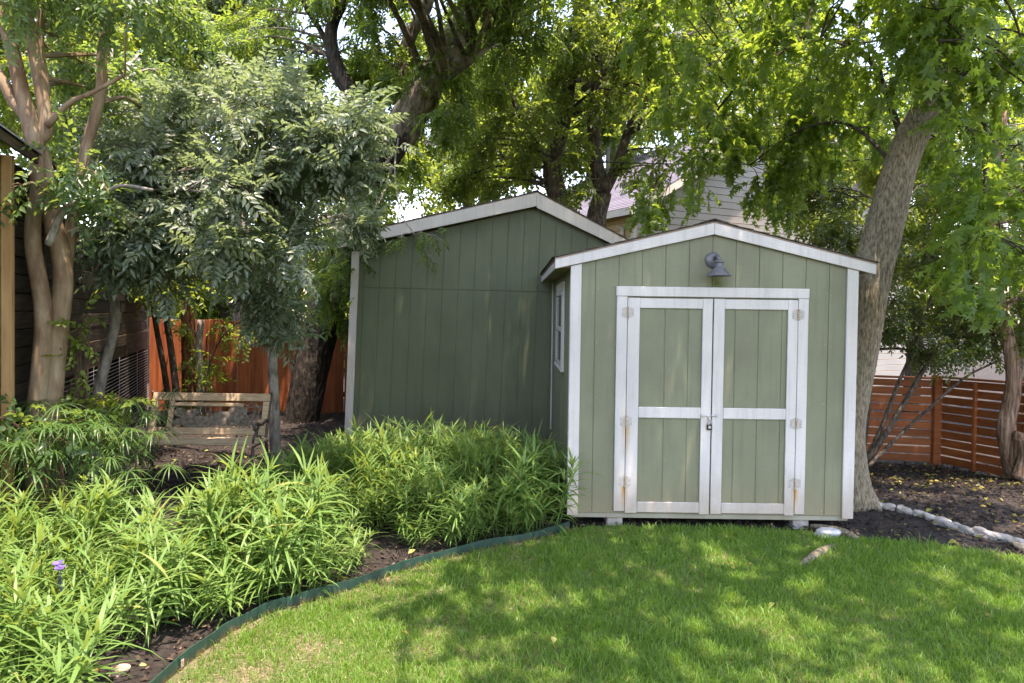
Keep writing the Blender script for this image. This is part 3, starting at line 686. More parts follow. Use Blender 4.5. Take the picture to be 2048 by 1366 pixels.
cp=box('corner_post','cedar_slat',None,Cx-.055,Cx+.055,Cy-.06,Cy+.05,-.4,1.0,.006); tag(cp,'square cedar post at the corner where the two slat fences meet','post')
# ================================================================== TIMBER WALL AND OUTBUILDING (far side of the bed)
W0=Vector((-6.16,12.0,0)); WD=Vector((.3354,-.9421,0)).normalized()      # direction towards the camera
WN=Vector((.9421,.3354,0))                                               # outward normal (into the garden)
def wp(t,z,n=0): p=W0+WD*t+WN*n; return (p.x,p.y,z)
tw=empty('timber_wall',(-5,9,0),'weathered wall of stacked dark timbers above a wired opening','wall')
tend=6.36; rows=10; ph=(2.69-1.15)/rows
for k in range(rows):
    t=0.0; 
    while t<tend-.05:
        L=min(rr.uniform(1.5,2.6),tend-t)
        if tend-t-L<.5: L=tend-t
        z=1.15+ph*k; n=rr.uniform(-.008,.012)
        MB().obox(wp(t+.004,z+ph/2,n),wp(t+L-.004,z+ph/2,n),.07,ph-.005).build('timber','dark_timber',tw,.006); t+=L
for t in (.12,1.9,3.4,5.0,6.3): MB().obox(wp(t,0,-.01),wp(t,1.145,-.01),.09,.09).build('post','dark_timber',tw,.005)
for k in range(25): MB().obox(wp(.05,.06+.044*k,.045),wp(6.3,.06+.044*k,.045),.005,.005).build('wire','wire_steel',tw)
for t in (1.1,2.6,4.2,5.6): MB().obox(wp(t,0,.04),wp(t,1.17,.04),.006,.006).build('wire','wire_steel',tw)
MB().obox(wp(-.1,.55,-.75),wp(6.4,.55,-.75),.05,1.3).build('void_sheet','dark_void',tw)  # near-black sheet, the shade behind the wires put into its colour
MB().obox(wp(-.14,.55,.0),wp(-.14,.55,-.78),.05,1.3).build('void_sheet','dark_void',tw)  # end sheet added to close off the same dark space
MB().obox(wp(-.1,1.17,-.40),wp(6.4,1.17,-.40),.68,.04).build('sun_cover','dark_timber',tw)  # unseen cover added to keep sun out of the wired opening
MB().obox(wp(-.1,1.93,-.055),wp(6.4,1.93,-.055),.03,1.5).build('light_stop','dark_timber',tw)  # unseen board added to stop sunlight through the timber gaps
# outbuilding nearer the camera
ob=empty('outbuilding',(-3.9,4.8,0),'plank walled outbuilding with tan corner post and shingled roof','outbuilding')
for k in range(20):
    z=.10+.142*k; t=6.39
    for L in (1.1,1.3,1.6):
        n=rr.uniform(-.004,.006); MB().obox(wp(t+.003,z+.071,n),wp(t+L-.003,z+.071,n),.05,.135).build('plank','dark_timber',ob,.005); t+=L
MB().obox(wp(6.4,1.5,-.05),wp(10.4,1.5,-.05),.03,2.9).build('light_stop','dark_timber',ob)  # board added behind the planks, blocks light between them
MB().obox(wp(7.26,0,.07),wp(7.26,2.93,.07),.07,.07,up=(WN.x,WN.y,0)).build('post','tan_timber',ob,.005)
MB().obox(wp(6.40,0,.065),wp(6.40,2.93,.065),.06,.07,up=(WN.x,WN.y,0)).build('post','dark_timber',ob,.005)
rdk=MB(); sl=.75; EVZ=2.97; T0_=6.30
def rp(t,n,h): return wp(t,EVZ-sl*(n-.20)+h,n)
q=[rp(T0_,.20,0),rp(10.6,.20,0),rp(10.6,-2.4,0),rp(T0_,-2.4,0)]; rdk.add(q+[(p[0],p[1],p[2]+.03) for p in q],[(3,2,1,0),(4,5,6,7),(0,1,5,4),(1,2,6,5),(2,3,7,6),(3,0,4,7)])
rf=rdk.build('roof','dark_timber',ob)
MB().obox(wp(T0_-.02,EVZ-.02,.19),wp(10.6,EVZ-.02,.19),.02,.045).build('fascia','dark_timber',ob,.003)
for c in range(22):
    n1=.22-c*.115; n0=n1-.15; cuts=[T0_-.02]+list(np.arange(T0_+.25+(c%2)*.15,10.5,.33))
    for j in range(len(cuts)-1):
        a,b=cuts[j]+.002,cuts[j+1]-.002; q=[rp(a,n0,.034),rp(b,n0,.034),rp(b,n1,.046),rp(a,n1,.046)]
        MB().add(q+[(p[0],p[1],p[2]+.012) for p in q],[(3,2,1,0),(4,5,6,7),(0,1,5,4),(1,2,6,5),(2,3,7,6),(3,0,4,7)]).build('shingle','shingle_violet',rf)

# ================================================================== BENCH
bn=empty('garden_bench',(-3.28,7.6,.03),'weathered wooden bench with cast iron picture panel in its back','bench')
def bq(x,z):                                              # a point on the leaning back: x from 0..1.30, z height
    return Vector((-3.94+x,7.74+.30*(z-.42),.02+z))
def bbar(name,x0,z0,x1,z1,w,mat='bench_wood',th=.035,dy=0,bev=.004):
    a=bq(x0,z0);b=bq(x1,z1); a.y+=dy;b.y+=dy; d=(b-a).normalized(); nrm=Vector((0,-.958,.287)); up=nrm.cross(d)
    return MB().obox(a,b,th,w,up=up).build(name,mat,bn,bev)
bbar('top_rail',0,.845,1.285,.845,.085); bbar('bottom_rail',.068,.485,1.215,.485,.07)
bbar('stile',.033,.45,.033,.80,.066); bbar('stile',1.25,.45,1.25,.80,.066); bbar('stile',.215,.522,.215,.80,.05); bbar('inner_rail',.242,.765,1.0,.765,.04,th=.025)
cp_=MB()                                                   # cast panel: water, resting beasts, reeds
def plate(c,rx,rz,th=.012,dy=0,n=16,rot=0):
    V=[];
    for s in (-1,1):
        for k in range(n):
            a=2*math.pi*k/n; r=1+.10*math.sin(5*a+c[0]*30); x=rx*r*math.cos(a); z=rz*r*math.sin(a); xr=x*math.cos(rot)-z*math.sin(rot); zr=x*math.sin(rot)+z*math.cos(rot)
            p=bq(c[0]+xr,c[1]+zr); p.y+=dy+s*th*.5; V.append(p)
    cc=bq(*c); V+=[cc+Vector((0,dy-th*1.1,0)),cc+Vector((0,dy+th*.5,0))]
    cp_.add(V,[((k+1)%n,k,2*n) for k in range(n)]+[(n+k,n+(k+1)%n,2*n+1) for k in range(n)]+[(k,(k+1)%n,n+(k+1)%n,n+k) for k in range(n)])
def rod(pts,r=.007):
    cp_.tube(catmull([bq(*p) for p in pts],4),r,6)
plate((.56,.585),.33,.062); plate((.78,.62),.17,.075,.014,-.008,rot=.2); plate((.93,.66),.095,.088,.016,-.012); plate((1.0,.70),.06,.05,.016,-.016); plate((.40,.66),.10,.045,.013,-.006); plate((.31,.685),.05,.045,.014,-.01); plate((.47,.69),.045,.03,.012,-.004)
for k,xx in enumerate(np.arange(.50,.92,.055)): rod([(xx,.655),(xx+.02*(-1)**k,.70),(xx+.012+.03*(-1)**k,.748)],.0065)
for (a,b,c) in (((1.02,.53),(1.06,.62),(1.15,.70)),((1.08,.53),(1.12,.60),(1.20,.64)),((1.05,.75),(1.10,.79),(1.19,.72)),((1.13,.53),(1.11,.62),(1.14,.78)),((1.18,.54),(1.16,.62),(1.20,.76)),((.98,.53),(1.03,.58),(1.10,.53)),((1.0,.78),(1.08,.74),(1.21,.76)),((1.06,.56),(1.0,.60),(.95,.55))): rod([a,b,c],.009)
for k in range(7): rod([(.26+.10*k,.545),(.31+.10*k,.552+.012*(k%2)),(.36+.10*k,.543)],.008)
for k in range(9): plate((1.0+.018*k%.2,.56+.03*(k%4)),.02,.013,.01,-.01,8,rot=k)
cp_.build('cast_panel','bench_iron',bn)
for k in range(5):
    y=7.72-.085*k-.03; z=.435+.0*k-.012*(k in (0,1)); 
    MB().box(-3.93,-2.63,y-.034,y+.034,z,z+.028).build('seat_slat','bench_wood',bn,.005)
for xs,sg in ((-3.955,-1),(-2.655,1)):
    e=MB()
    e.tube(catmull([(xs,7.92,.02),(xs,7.80,.25),(xs,7.74,.43),(xs,7.80,.65),(xs,7.885,.86),(xs,7.90,.895),(xs,7.87,.915)],5),.016,8)
    e.tube(catmull([(xs,7.24,.02),(xs,7.32,.12),(xs,7.30,.25),(xs,7.34,.36),(xs,7.38,.42),(xs,7.74,.42)],5),.016,8)
    e.tube(catmull([(xs,7.80,.62),(xs+sg*.02,7.68,.645),(xs+sg*.03,7.52,.625),(xs+sg*.03,7.38,.655),(xs+sg*.03,7.31,.64),(xs+sg*.03,7.315,.60),(xs+sg*.03,7.345,.615)],5),.015,8)
    e.tube(catmull([(xs,7.36,.43),(xs+sg*.02,7.30,.50),(xs+sg*.03,7.36,.58),(xs+sg*.03,7.42,.63)],5),.012,8)
    e.tube(catmull([(xs,7.6,.43),(xs,7.55,.5),(xs,7.48,.5),(xs,7.47,.55),(xs,7.53,.61)],5),.009,6)
    e.build('side_frame','bench_iron_dark',bn,smooth=True)

# ================================================================== NEIGHBOUR'S HOUSE
HC=Vector((3.03,18.0,0)); HR=Vector((.891,.454,0)).normalized(); HL=Vector((-.454,.891,0)).normalized()
house=empty('neighbour_house',(HC.x,HC.y,-.4),'pale lap sided house with grey shingle roof beyond the sheds','house')
EZ=4.62; GS=.56; GW=11.0                                   # eave height, gable slope, gable width
def hz(t): return EZ+GS*min(t,GW-t)
for k in range(46):
    z=-.4+.182*k; 
    # gable wall facing the camera
    ta=max(0,(z+.182-EZ)/GS+.02); tb=GW-ta
    if tb-ta>.3:
        a=HC+HR*(ta+.06);b=HC+HR*tb; n=Vector((HR.y,-HR.x,0))*.03
        up=Vector((n.x*.35,n.y*.35,.1))
        MB().obox((a.x+n.x,a.y+n.y,z+.09),(b.x+n.x,b.y+n.y,z+.09),.018,.162,up=(n.x*.9,n.y*.9,.2)).build('lap_board','house_grey',house)
    if z<EZ-.3:
        a=HC+HL*.06;b=HC+HL*8; n=Vector((-HL.y,HL.x,0))*.03
        MB().obox((a.x+n.x,a.y+n.y,z+.09),(b.x+n.x,b.y+n.y,z+.09),.018,.162,up=(n.x*.9,n.y*.9,.2)).build('lap_board','house_cream',house)
core=MB(); A=[HC,HC+HR*GW,HC+HR*GW+HL*8,HC+HL*8]
core.add([(p.x,p.y,-.5) for p in A]+[(p.x,p.y,EZ-.02) for p in A]+[(HC.x+HR.x*GW/2,HC.y+HR.y*GW/2,hz(GW/2)-.02),(HC.x+HR.x*GW/2+HL.x*8,HC.y+HR.y*GW/2+HL.y*8,hz(GW/2)-.02)],
  [(0,1,5,8,4),(1,2,6,5),(2,3,7,9,6),(3,0,4,7),(4,8,9,7),(8,5,6,9)]); core.build('lap_shadow_core','soffit_wood',house)  # core coloured dark so the gaps read as shadow lines under the laps
n=Vector((HR.y,-HR.x,0)); p=HC+(n+Vector((-HL.y,HL.x,0)))*.03
MB().obox((p.x,p.y,-.5),(p.x,p.y,EZ-.05),.11,.11,up=(n.x,n.y,0)).build('corner_board','house_trim',house)
p=HC+HR*6.6+n*.06; MB().obox((p.x,p.y,-.5),(p.x,p.y,5.5),.11,.12,up=(n.x,n.y,0)).build('trim_board','house_trim',house)
for s in (0,1):                                           # two roof planes with shingle courses
    e=HC-HR*.45 if s==0 else HC+HR*(GW+.45); r=HC+HR*(GW/2); ez=EZ-.45*GS; rz_=EZ+GS*GW/2
    y0=-.45
    def hp(f,l,h): q=e.lerp(r,f)+HL*l; return (q.x,q.y,ez+(rz_-ez)*f+h)
    m=MB(); q=[hp(0,y0,0),hp(1,y0,0),hp(1,8.4,0),hp(0,8.4,0)]; m.add(q+[(a,b,c+.05) for a,b,c in q],[(3,2,1,0),(4,5,6,7),(0,1,5,4),(1,2,6,5),(2,3,7,6),(3,0,4,7)]); rf=m.build('roof','house_trim',house)
    nc=46
    for c in range(nc):
        q=[hp(c/nc-.003,y0-.03,.075),hp((c+1.15)/nc,y0-.03,.062),hp((c+1.15)/nc,8.45,.062),hp(c/nc-.003,8.45,.075)]
        MB().add(q+[(a,b,cc-.02) for a,b,cc in q],[(0,1,2,3),(7,6,5,4),(0,4,5,1),(1,5,6,2),(2,6,7,3),(3,7,4,0)]).build('shingle_course','shingle_blue',rf)
    a,b=Vector(hp(0,y0-.012,-.06)),Vector(hp(1,y0-.012,-.06)); MB().obox(a,b,.025,.20).build('rake_board','house_trim',house)
    a,b=Vector(hp(-.004,y0,-.03)),Vector(hp(-.004,8.4,-.03)); MB().obox(a,b,.025,.17).build('fascia','house_trim',house)
pp=HC+(Vector((-HL.y,HL.x,0)))*.10+HL*.35
MB().tube(catmull([(pp.x-.15,pp.y,4.07),(pp.x-.05,pp.y,4.02),(pp.x,pp.y,3.9),(pp.x,pp.y,3.0)],5),.05,10).build('downpipe','house_trim',house,smooth=True)
v=at(1216,302,21.5); MB().tube([(v.x,v.y,v.z-.75),(v.x,v.y,v.z+.1)],.06,10).build('vent_pipe','cable_black',house)
v=at(1262,366,19.6); MB().obox((v.x-.22,v.y,v.z-.07),(v.x+.22,v.y+.05,v.z),.3,.16).build('roof_vent','cable_black',house,.02)

# ================================================================== OVERHEAD CABLES
def cable(pts,r,mat,label):
    o=MB().tube(catmull(pts,10),r,6).build('cable',mat,None,smooth=True); tag(o,label,'cable','overhead service cables'); return o
cable([at(2300,262,7.2),at(2048,288,8),at(1640,325,9.8),at(1300,327,12),at(1000,312,14),at(860,286,15.5),at(600,215,18)],.009,'cable_black','lowest black overhead cable crossing in front of the leaning trunk')
cable([at(2300,205,7.0),at(2048,247,8),at(1780,276,9.2),at(1480,298,11.5),at(1210,301,13.5),at(900,290,15.5),at(600,200,18)],.007,'cable_grey','thin grey overhead cable just above the black one')
cable([at(1050,318,15.2),at(900,297,15.3),at(735,256,15.6),at(560,205,16)],.006,'cable_grey','short grey cable slanting up behind the forked trunk')

# ================================================================== STEEL BED EDGING
ed=empty('bed_edging',(-.9,4.8,0),'green painted steel edging curving between the bed and the lawn','edging')
path=catmull([Vector((x,y,0)) for x,y in EDGE_NEAR+EDGE],6)
def strip(pts,name,h0,h1,th=.006):
    n=len(pts); V=[]
    for i in range(n):
        d=(pts[min(i+1,n-1)]-pts[max(i-1,0)]).normalized(); nn=Vector((d.y,-d.x,0))*th/2; w=.004*math.sin(i*.9)
        b=pts[i]
        V+=[b+nn+Vector((0,0,h0)),b-nn+Vector((0,0,h0)),b-nn+Vector((0,0,h1+w)),b+nn+Vector((0,0,h1+w))]
    Fc=[(4*i+a,4*i+4+a,4*i+4+(a+1)%4,4*i+(a+1)%4) for i in range(n-1) for a in range(4)]+[(0,1,2,3),(4*n-1,4*n-2,4*n-3,4*n-4)]
    return MB().add(V,Fc).build(name,'edging_green',ed)
cut=[0,18,26,50,72,len(path)-1]
segs=[strip(path[a:b+1],'edging_strip',-.06,.078) for a,b in zip(cut,cut[1:])]
for idx in (26,50,72):
    p=path[idx]; d=(path[idx+1]-path[idx-1]).normalized(); nn=Vector((d.y,-d.x,0))
    MB().obox(p+nn*.008+Vector((0,0,-.1)),p+nn*.008+Vector((0,0,.072)),.03,.005,up=tuple(nn)).build('stake','edging_green',ed)
p=path[26]; d=(path[27]-path[25]).normalized(); nn=Vector((d.y,-d.x,0))
MB().obox(p+nn*.0125+Vector((0,0,.02)),p+nn*.0125+Vector((0,0,.06)),.022,.003,up=tuple(nn)).build('stake_slot','rusty_steel',ed)

# ================================================================== STONES
def rock(seed,sx,sy,sz,ang=0):
    bm=bmesh.new(); bmesh.ops.create_icosphere(bm,subdivisions=3,radius=1); rs=random.Random(seed); ph=[rs.uniform(0,6) for _ in range(9)]
    for v in bm.verts:
        c=v.co; k=1+.16*math.sin(2.3*c.x+ph[0])*math.cos(2.1*c.y+ph[1])+.12*math.sin(4.1*c.z+ph[2]+2*c.x)+.06*math.sin(8*c.y+ph[3])*math.sin(7*c.x+ph[4])+.03*math.sin(15*c.z+13*c.x+ph[5])
        b=max(abs(c.x),abs(c.y),abs(c.z)); v.co=c*(k*(.72+.28/max(b,.58)))
        v.co=Vector((v.co.x*sx,v.co.y*sy,v.co.z*sz))
    me=bpy.data.meshes.new('stone'); bm.to_mesh(me); bm.free(); return me
def stone(name,pos,s,seed,mat,label,cat='stone',group=None,rz=0):
    me=rock(seed,*s); me.materials.append(M[mat]); o=link(bpy.data.objects.new(name,me),None,pos); o.rotation_euler=(random.uniform(-.1,.1),random.uniform(-.1,.1),rz); return tag(o,label,cat,group)
bs=[(1742,1012,.13,.055),(1776,1017,.075,.05),(1808,1024,.085,.055),(1838,1030,.07,.045),(1862,1038,.075,.05),(1885,1048,.085,.055),(1908,1056,.08,.06),(1931,1063,.075,.05),(1955,1068,.085,.06),(1978,1074,.075,.05),(2004,1079,.09,.055),(2030,1086,.085,.05),(2042,1097,.07,.045),(2075,1104,.09,.05),(2110,1116,.08,.05)]
pos_words=['long flat pale edging stone touching the foot of the leaning trunk','second pale edging stone counting from the leaning trunk','third pale edging stone counting from the leaning trunk','fourth pale edging stone counting from the leaning trunk','fifth pale edging stone counting from the leaning trunk','sixth pale edging stone counting from the leaning trunk','seventh pale edging stone counting from the leaning trunk','eighth pale edging stone counting from the leaning trunk','ninth pale edging stone counting from the leaning trunk','tenth pale edging stone counting from the leaning trunk','eleventh pale edging stone counting from the leaning trunk','twelfth pale edging stone counting from the leaning trunk','pinkish tan edging stone beside the twelfth of the row','edging stone at the very rim of the picture','edging stone past the rim of the picture']
for i,(px,py,l,h) in enumerate(bs):
    p=gr(px,py); ang=math.atan2(-.30,.25) if i<4 else math.atan2(-.9,.6)
    stone('border_stone',(p.x,p.y,.012),(l*.92,l*.5,h*.75),20+i,'tan_stone' if i==12 else 'limestone',pos_words[i],'stone','pale stones edging the dark mulch',ang)
p=gr(1652,1073); stone('white_rock',(p.x,p.y,.02),(.10,.07,.045),61,'white_stone','crumpled looking white rock on the grass beside the tree root')
p=gr(272,1232); stone('bed_rock',(p.x,p.y,.03),(.10,.08,.06),62,'tan_stone','tan rock half hidden under the sunlit bed plants',rz=.4)
p=gr(238,1348); stone('bed_rock',(p.x,p.y,.015),(.045,.035,.028),63,'tan_stone','fist sized tan pebble on the bare mulch near the edging',rz=.4)
for i,(x_,y_,z_,s,mt,lab) in enumerate(((.30,7.75,.20,(.16,.12,.075),'brown_stone','upper flat stone stacked beside the shaded wall of the sage shed'),(.31,7.62,.08,(.19,.15,.09),'limestone','large grey stone at the bottom of the stack beside the sage shed'),(.36,7.25,.05,(.11,.1,.06),'limestone','small grey stone in front of the stack beside the sage shed'))):
    stone('stacked_stone',(x_,y_,z_),s,70+i,mt,lab,'stone','stones stacked in the nook between the sheds',.5*i)

# ================================================================== TREES
def tree(name,base,label,group=None): return empty(name,tuple(base),label,'tree',group)
def pts(l,d): return [at(q[0],q[1],q[2] if len(q)>2 else d) for q in l]
SP_PIN=variants(spray_pinnate,6,1,n=5,L=.078,W=.032,R=.25,droop=.22)
SP_ASH=variants(spray_pinnate,6,2,n=4,L=.085,W=.034,R=.22,droop=.5)
SP_CRAPE=variants(spray_alt,6,3,n=10,L=.062,W=.030,R=.24,hang=.4)
SP_STAR=variants(spray_alt,6,4,n=8,L=.088,W=.1,R=.27,shape=star,hang=.5)
SP_SMALL=variants(spray_alt,6,5,n=10,L=.048,W=.027,R=.20,hang=.35)
SP_ELM=variants(spray_alt,6,6,n=9,L=.075,W=.040,R=.26,hang=.4)
SP_FAR=variants(spray_alt,6,7,n=9,L=.10,W=.062,R=.30,hang=.4)

# --- smooth barked tree with several twisting stems (beside the outbuilding)
b=at(85,1025,5.5); t=tree('crape_myrtle',(b.x,b.y,.3),'smooth tan barked tree with twisting stems beside the outbuilding')
dA=5.5
sA=limb(pts([(66,1040),(70,850),(86,640),(66,480),(74,380),(72,300)],dA),.070,.05)
sB=limb(pts([(108,1040),(100,850),(116,660),(127,550),(102,430),(92,350),(76,275)],dA+.10),.086,.055)
sC=limb(pts([(124,600),(140,470),(160,370),(175,290),(200,190),(206,90),(232,-20),(240,-140)],dA+.2),.052,.03)
l1=limb(pts([(72,300),(58,240),(44,183),(27,110),(8,40),(-20,-90)],dA),.064,.04)
l2=limb(pts([(76,280),(92,255),(80,165),(62,73),(50,-40),(60,-160)],dA+.05),.056,.035)
l3=limb(pts([(84,262),(88,170),(78,80),(95,-30)],dA+.2),.045,.03)
l4=limb(pts([(62,250),(48,228),(25,200),(0,150),(-40,80)],dA),.05,.03)
l5=limb(pts([(96,490),(125,425),(155,405),(195,396),(240,372),(305,380)],dA-.15),.030,.012)
l6=limb(pts([(95,252),(140,205),(185,185),(250,150)],dA),.025,.012)
for k,(q,r) in enumerate((sA,sB,sC)): trunk_obj(t,q,r,'crape_bark','trunk',14,.09,seed=k)
for k,(q,r) in enumerate((l1,l2,l3,l4,l5,l6)): trunk_obj(t,q,r,'crape_bark' if k!=4 else 'grey_bark','limb',10,.06,seed=k+9)
cl=px_clumps(18,-60,330,-190,30,4.8,6.6,.28,.40,11)+px_clumps(9,120,330,60,280,6.3,7.2,.25,.34,12)+[(a,b_,.35) for a,b_ in px_clumps(4,150,235,310,420,5.0,5.4,.12,.16,14)]+[(tuple(at(40,372,4.9)),(.09,.09,.05),.2)]
crown(t,[sC,l1,l2,l3,l5,l6],cl,SP_CRAPE,'crape_leaf','crape_bark',21,nspray=52,scale=1.0,droop=.35)

# --- silvery pinnate tree hanging over the bench
b=at(550,945,8.2); t=tree('pistache_tree',(b.x,b.y,.05),'grey leaning small tree whose silvery green leaves hang over the bench')
s1=limb(pts([(552,950),(549,840),(546,740),(540,640),(515,520),(460,390),(400,270),(360,160)],8.2),.066,.03)
s2=limb([at(540,640,8.2),at(580,500,7.8),at(640,380,7.3),at(700,300,6.9)],.05,.02)
s3=limb([at(515,520,8.2),at(440,470,7.6),at(340,440,7.0),at(260,430,6.6)],.045,.016)
s4=limb([at(460,390,8.2),at(500,250,7.6),at(560,150,7.2)],.04,.018)
trunk_obj(t,*s1,'grey_bark',seed=3)
for k,(q,r) in enumerate((s2,s3,s4)): trunk_obj(t,q,r,'grey_bark','limb',8,seed=k)
cl=px_clumps(24,290,700,180,400,5.6,7.2,.24,.36,31,shape='ell')+px_clumps(17,270,630,370,540,5.5,7.0,.19,.28,32,shape='ell')+px_clumps(6,490,580,540,680,6.6,7.2,.12,.18,33)+px_clumps(9,215,330,440,590,5.6,6.3,.15,.21,34)+px_clumps(8,590,740,260,370,5.8,6.6,.18,.25,35)+px_clumps(9,230,420,210,380,5.6,6.6,.24,.32,36)+px_clumps(3,690,745,430,500,8.2,8.8,.12,.17,38)+px_clumps(5,420,700,170,300,5.9,6.6,.18,.25,39)
crown(t,[s1,s2,s3,s4],cl,SP_PIN,'silver_leaf','grey_bark',41,nspray=50,scale=1.0,droop=-.12,out=.35,brad=.014)

# --- slim grey trunk against the timber wall
b=at(195,1000,6.9); t=tree('slim_tree',(b.x,b.y,.1),'slim pale grey trunk bending in front of the timber wall')
s1=limb(pts([(190,1000),(196,800),(212,720),(230,640),(222,560),(206,500),(202,430),(196,360),(190,280),(215,180)],6.9),.055,.03)
trunk_obj(t,*s1,'grey_bark',seed=5,sides=10)
crown(t,[s1],px_clumps(11,140,330,40,300,7.6,9.0,.3,.45,51),SP_CRAPE,'crape_leaf','grey_bark',52,nspray=48,start=.5)

th=lambda l,m:[(a,b_,m) for a,b_ in l]
# --- big leaning ash
b=at(600,862,11.2); t=tree('ash_tree',(b.x,b.y,.0),'massive dark leaning trunk forking above the tall green shed')
DA=11.2
s1=limb(pts([(588,885),(602,830),(622,740),(644,650),(672,560),(700,480),(735,380),(770,310),(803,262)],DA),.285,.25,power=.5)
m1=limb(pts([(795,275),(840,200),(878,130),(918,60),(950,0),(985,-100),(1000,-220)],DA),.29,.10)
m2=limb(pts([(785,305),(742,245),(705,190),(672,130),(662,60),(690,-10),(700,-100)],DA+.1),.17,.06)
m3=limb(pts([(805,270),(806,200),(800,140),(822,70),(858,0),(870,-120)],DA+.3),.15,.07)
m4=limb(pts([(852,185),(895,145),(950,108),(1000,62),(1060,-30)],DA-.3),.14,.05)
m5=limb(pts([(665,110),(640,60),(610,10),(590,-60)],DA+.2),.05,.03)
furrow(t,*s1,'ash_bark',seed=6,freq=21,depth=.07)
for k,(q,r) in enumerate((m1,m2,m3,m4,m5)): trunk_obj(t,q,r,'ash_limb_bark' if k in (0,3,2) else 'ash_bark','limb',12,.06,seed=k)
cl=px_clumps(26,690,1120,-260,60,9.6,12.6,.45,.7,61)+px_clumps(18,700,1050,60,260,10.5,12.8,.35,.55,62,shape='ell')+px_clumps(10,430,620,-100,150,10.5,13,.45,.7,63)+px_clumps(8,690,960,230,400,11.3,13,.3,.45,64)+px_clumps(7,620,720,430,640,9.2,10.5,.2,.3,66)
cl+=px_clumps(12,690,840,-40,190,10.5,12.5,.3,.42,69)+px_clumps(6,560,660,-60,60,10.5,12.5,.3,.4,70)+th(px_clumps(5,585,680,70,190,11.5,13,.28,.38,74),.6)
cl+=box_clumps(26,-2,3.2,7.0,10.5,5.6,9.0,.5,.8,67)+shade_grid(-1.9,1.6,7.7,9.3,5.6,6.6,.6,.45,68,.4,.0)+shade_grid(-1.8,1.5,7.9,9.2,6.3,7.0,.6,.45,73,.4,.0)  # unseen leaf grids added overhead to keep sun off the tall shed
crown(t,[m1,m2,m3,m4,m5],cl,SP_ASH,'ash_leaf','ash_limb_bark',71,nspray=58,scale=1.15,droop=.35,brad=.03)
crown(t,[limb([at(800,262,11.2),at(790,330,10.2),at(800,420,9.2),at(830,470,8.85)],.016,.006)],[(tuple(at(x_,y_,8.85)),(.12,.12,.08),.5) for x_,y_ in ((800,475),(845,465),(875,480),(858,515))],SP_ASH,'ash_leaf','grey_bark',72,nspray=14,scale=.9,droop=.3,brad=.004)
trunk_obj(t,*limb([at(800,262,11.2),at(790,330,10.2),at(800,420,9.2),at(830,470,8.85)],.016,.006),'grey_bark','limb',6)

th=lambda l,m:[(a,b_,m) for a,b_ in l]
# --- two dark trees behind the sheds
b=at(1150,815,13.6); t=tree('elm_tree',(b.x,b.y,.0),'dark straight trunk rising behind the ridge of the tall green shed')
s1=limb(pts([(1160,815),(1140,500),(1110,370),(1106,320),(1124,250),(1136,180),(1150,80),(1165,-60),(1160,-220)],13.6),.23,.08)
s2=limb(pts([(1106,345),(1085,310),(1062,270),(1030,210),(1000,130)],13.5),.07,.03); s3=limb(pts([(1140,170),(1090,110),(1040,60),(1000,0)],13.4),.06,.03)
trunk_obj(t,*s1,'elm_bark',seed=7)
for k,(q,r) in enumerate((s2,s3)): trunk_obj(t,q,r,'elm_bark','limb',8,seed=k)
crown(t,[s1,s2,s3],px_clumps(26,930,1240,-280,130,12,15,.5,.8,81)+px_clumps(13,920,1100,150,300,12.6,14.6,.35,.5,82)+px_clumps(16,1060,1300,20,240,12,14.4,.3,.45,85)+px_clumps(6,900,1080,310,385,12.6,14,.25,.36,83),SP_ELM,'elm_leaf','elm_bark',84,nspray=52,scale=1.25,droop=.3,brad=.03)
b=at(1215,820,13.2); t=tree('elm_tree',(b.x,b.y,.0),'dark forked trunk in front of the house roof')
s1=limb(pts([(1225,820),(1205,560),(1192,450),(1206,385)],13.2),.20,.17); s2=limb(pts([(1204,390),(1190,310),(1188,220),(1196,120),(1170,10),(1180,-150)],13.2),.15,.06)
s3=limb(pts([(1208,385),(1232,335),(1254,270),(1285,190),(1320,100),(1340,-30)],13.1),.11,.04); s4=limb(pts([(1165,180),(1230,130),(1290,105),(1380,68)],12.8),.06,.025); s5=limb(pts([(1205,345),(1160,338),(1120,352)],13.3),.03,.012)
trunk_obj(t,*s1,'elm_bark',seed=8)
for k,(q,r) in enumerate((s2,s3,s4,s5)): trunk_obj(t,q,r,'elm_bark','limb',8,seed=k)
crown(t,[s2,s3,s4,s5],px_clumps(30,1150,1480,-280,140,11.5,15,.5,.8,91)+px_clumps(14,1230,1480,120,280,11.5,14,.35,.5,92)+th(px_clumps(8,1120,1330,280,390,12.4,13.6,.16,.26,93),.6),SP_ELM,'elm_leaf','elm_bark',94,nspray=52,scale=1.25,droop=.3,brad=.03)

# --- leaning sweetgum beside the front shed
DG=7.05
b=at(1700,1008,DG); t=tree('sweetgum_tree',(b.x,b.y,.0),'stout pale trunk leaning away right beside the sage shed')
s1=limb(pts([(1700,1012),(1690,960),(1684,870),(1696,780),(1712,700),(1731,600),(1754,500),(1780,402),(1798,340),(1822,280),(1854,215),(1882,140),(1915,50),(1948,-50),(1985,-200),(2005,-420)],DG),.215,.10,power=1.2)
r_=list(s1[1]); 
for i in range(7): r_[i]*=1+.14*(1-i/7)**2
furrow(t,s1[0],r_,'gum_bark',seed=10,freq=24,depth=.075,n=240,sides=72)
top=[Vector(p) for p in s1[0]]
L1=limb([top[58],Vector((3.6,6.2,5.6)),Vector((2.7,5.5,6.0)),Vector((1.6,4.8,6.3)),Vector((.6,4.3,6.6))],.10,.03)
L2=limb([top[52],at(1740,120,7.6),at(1640,80,8.0),at(1540,120,8.3),at(1450,200,8.6),at(1390,300,8.9)],.035,.008)
L3=limb([top[66],Vector((4.2,5.4,6.8)),Vector((3.8,4.0,7.3)),Vector((3.2,2.8,7.6))],.10,.03)
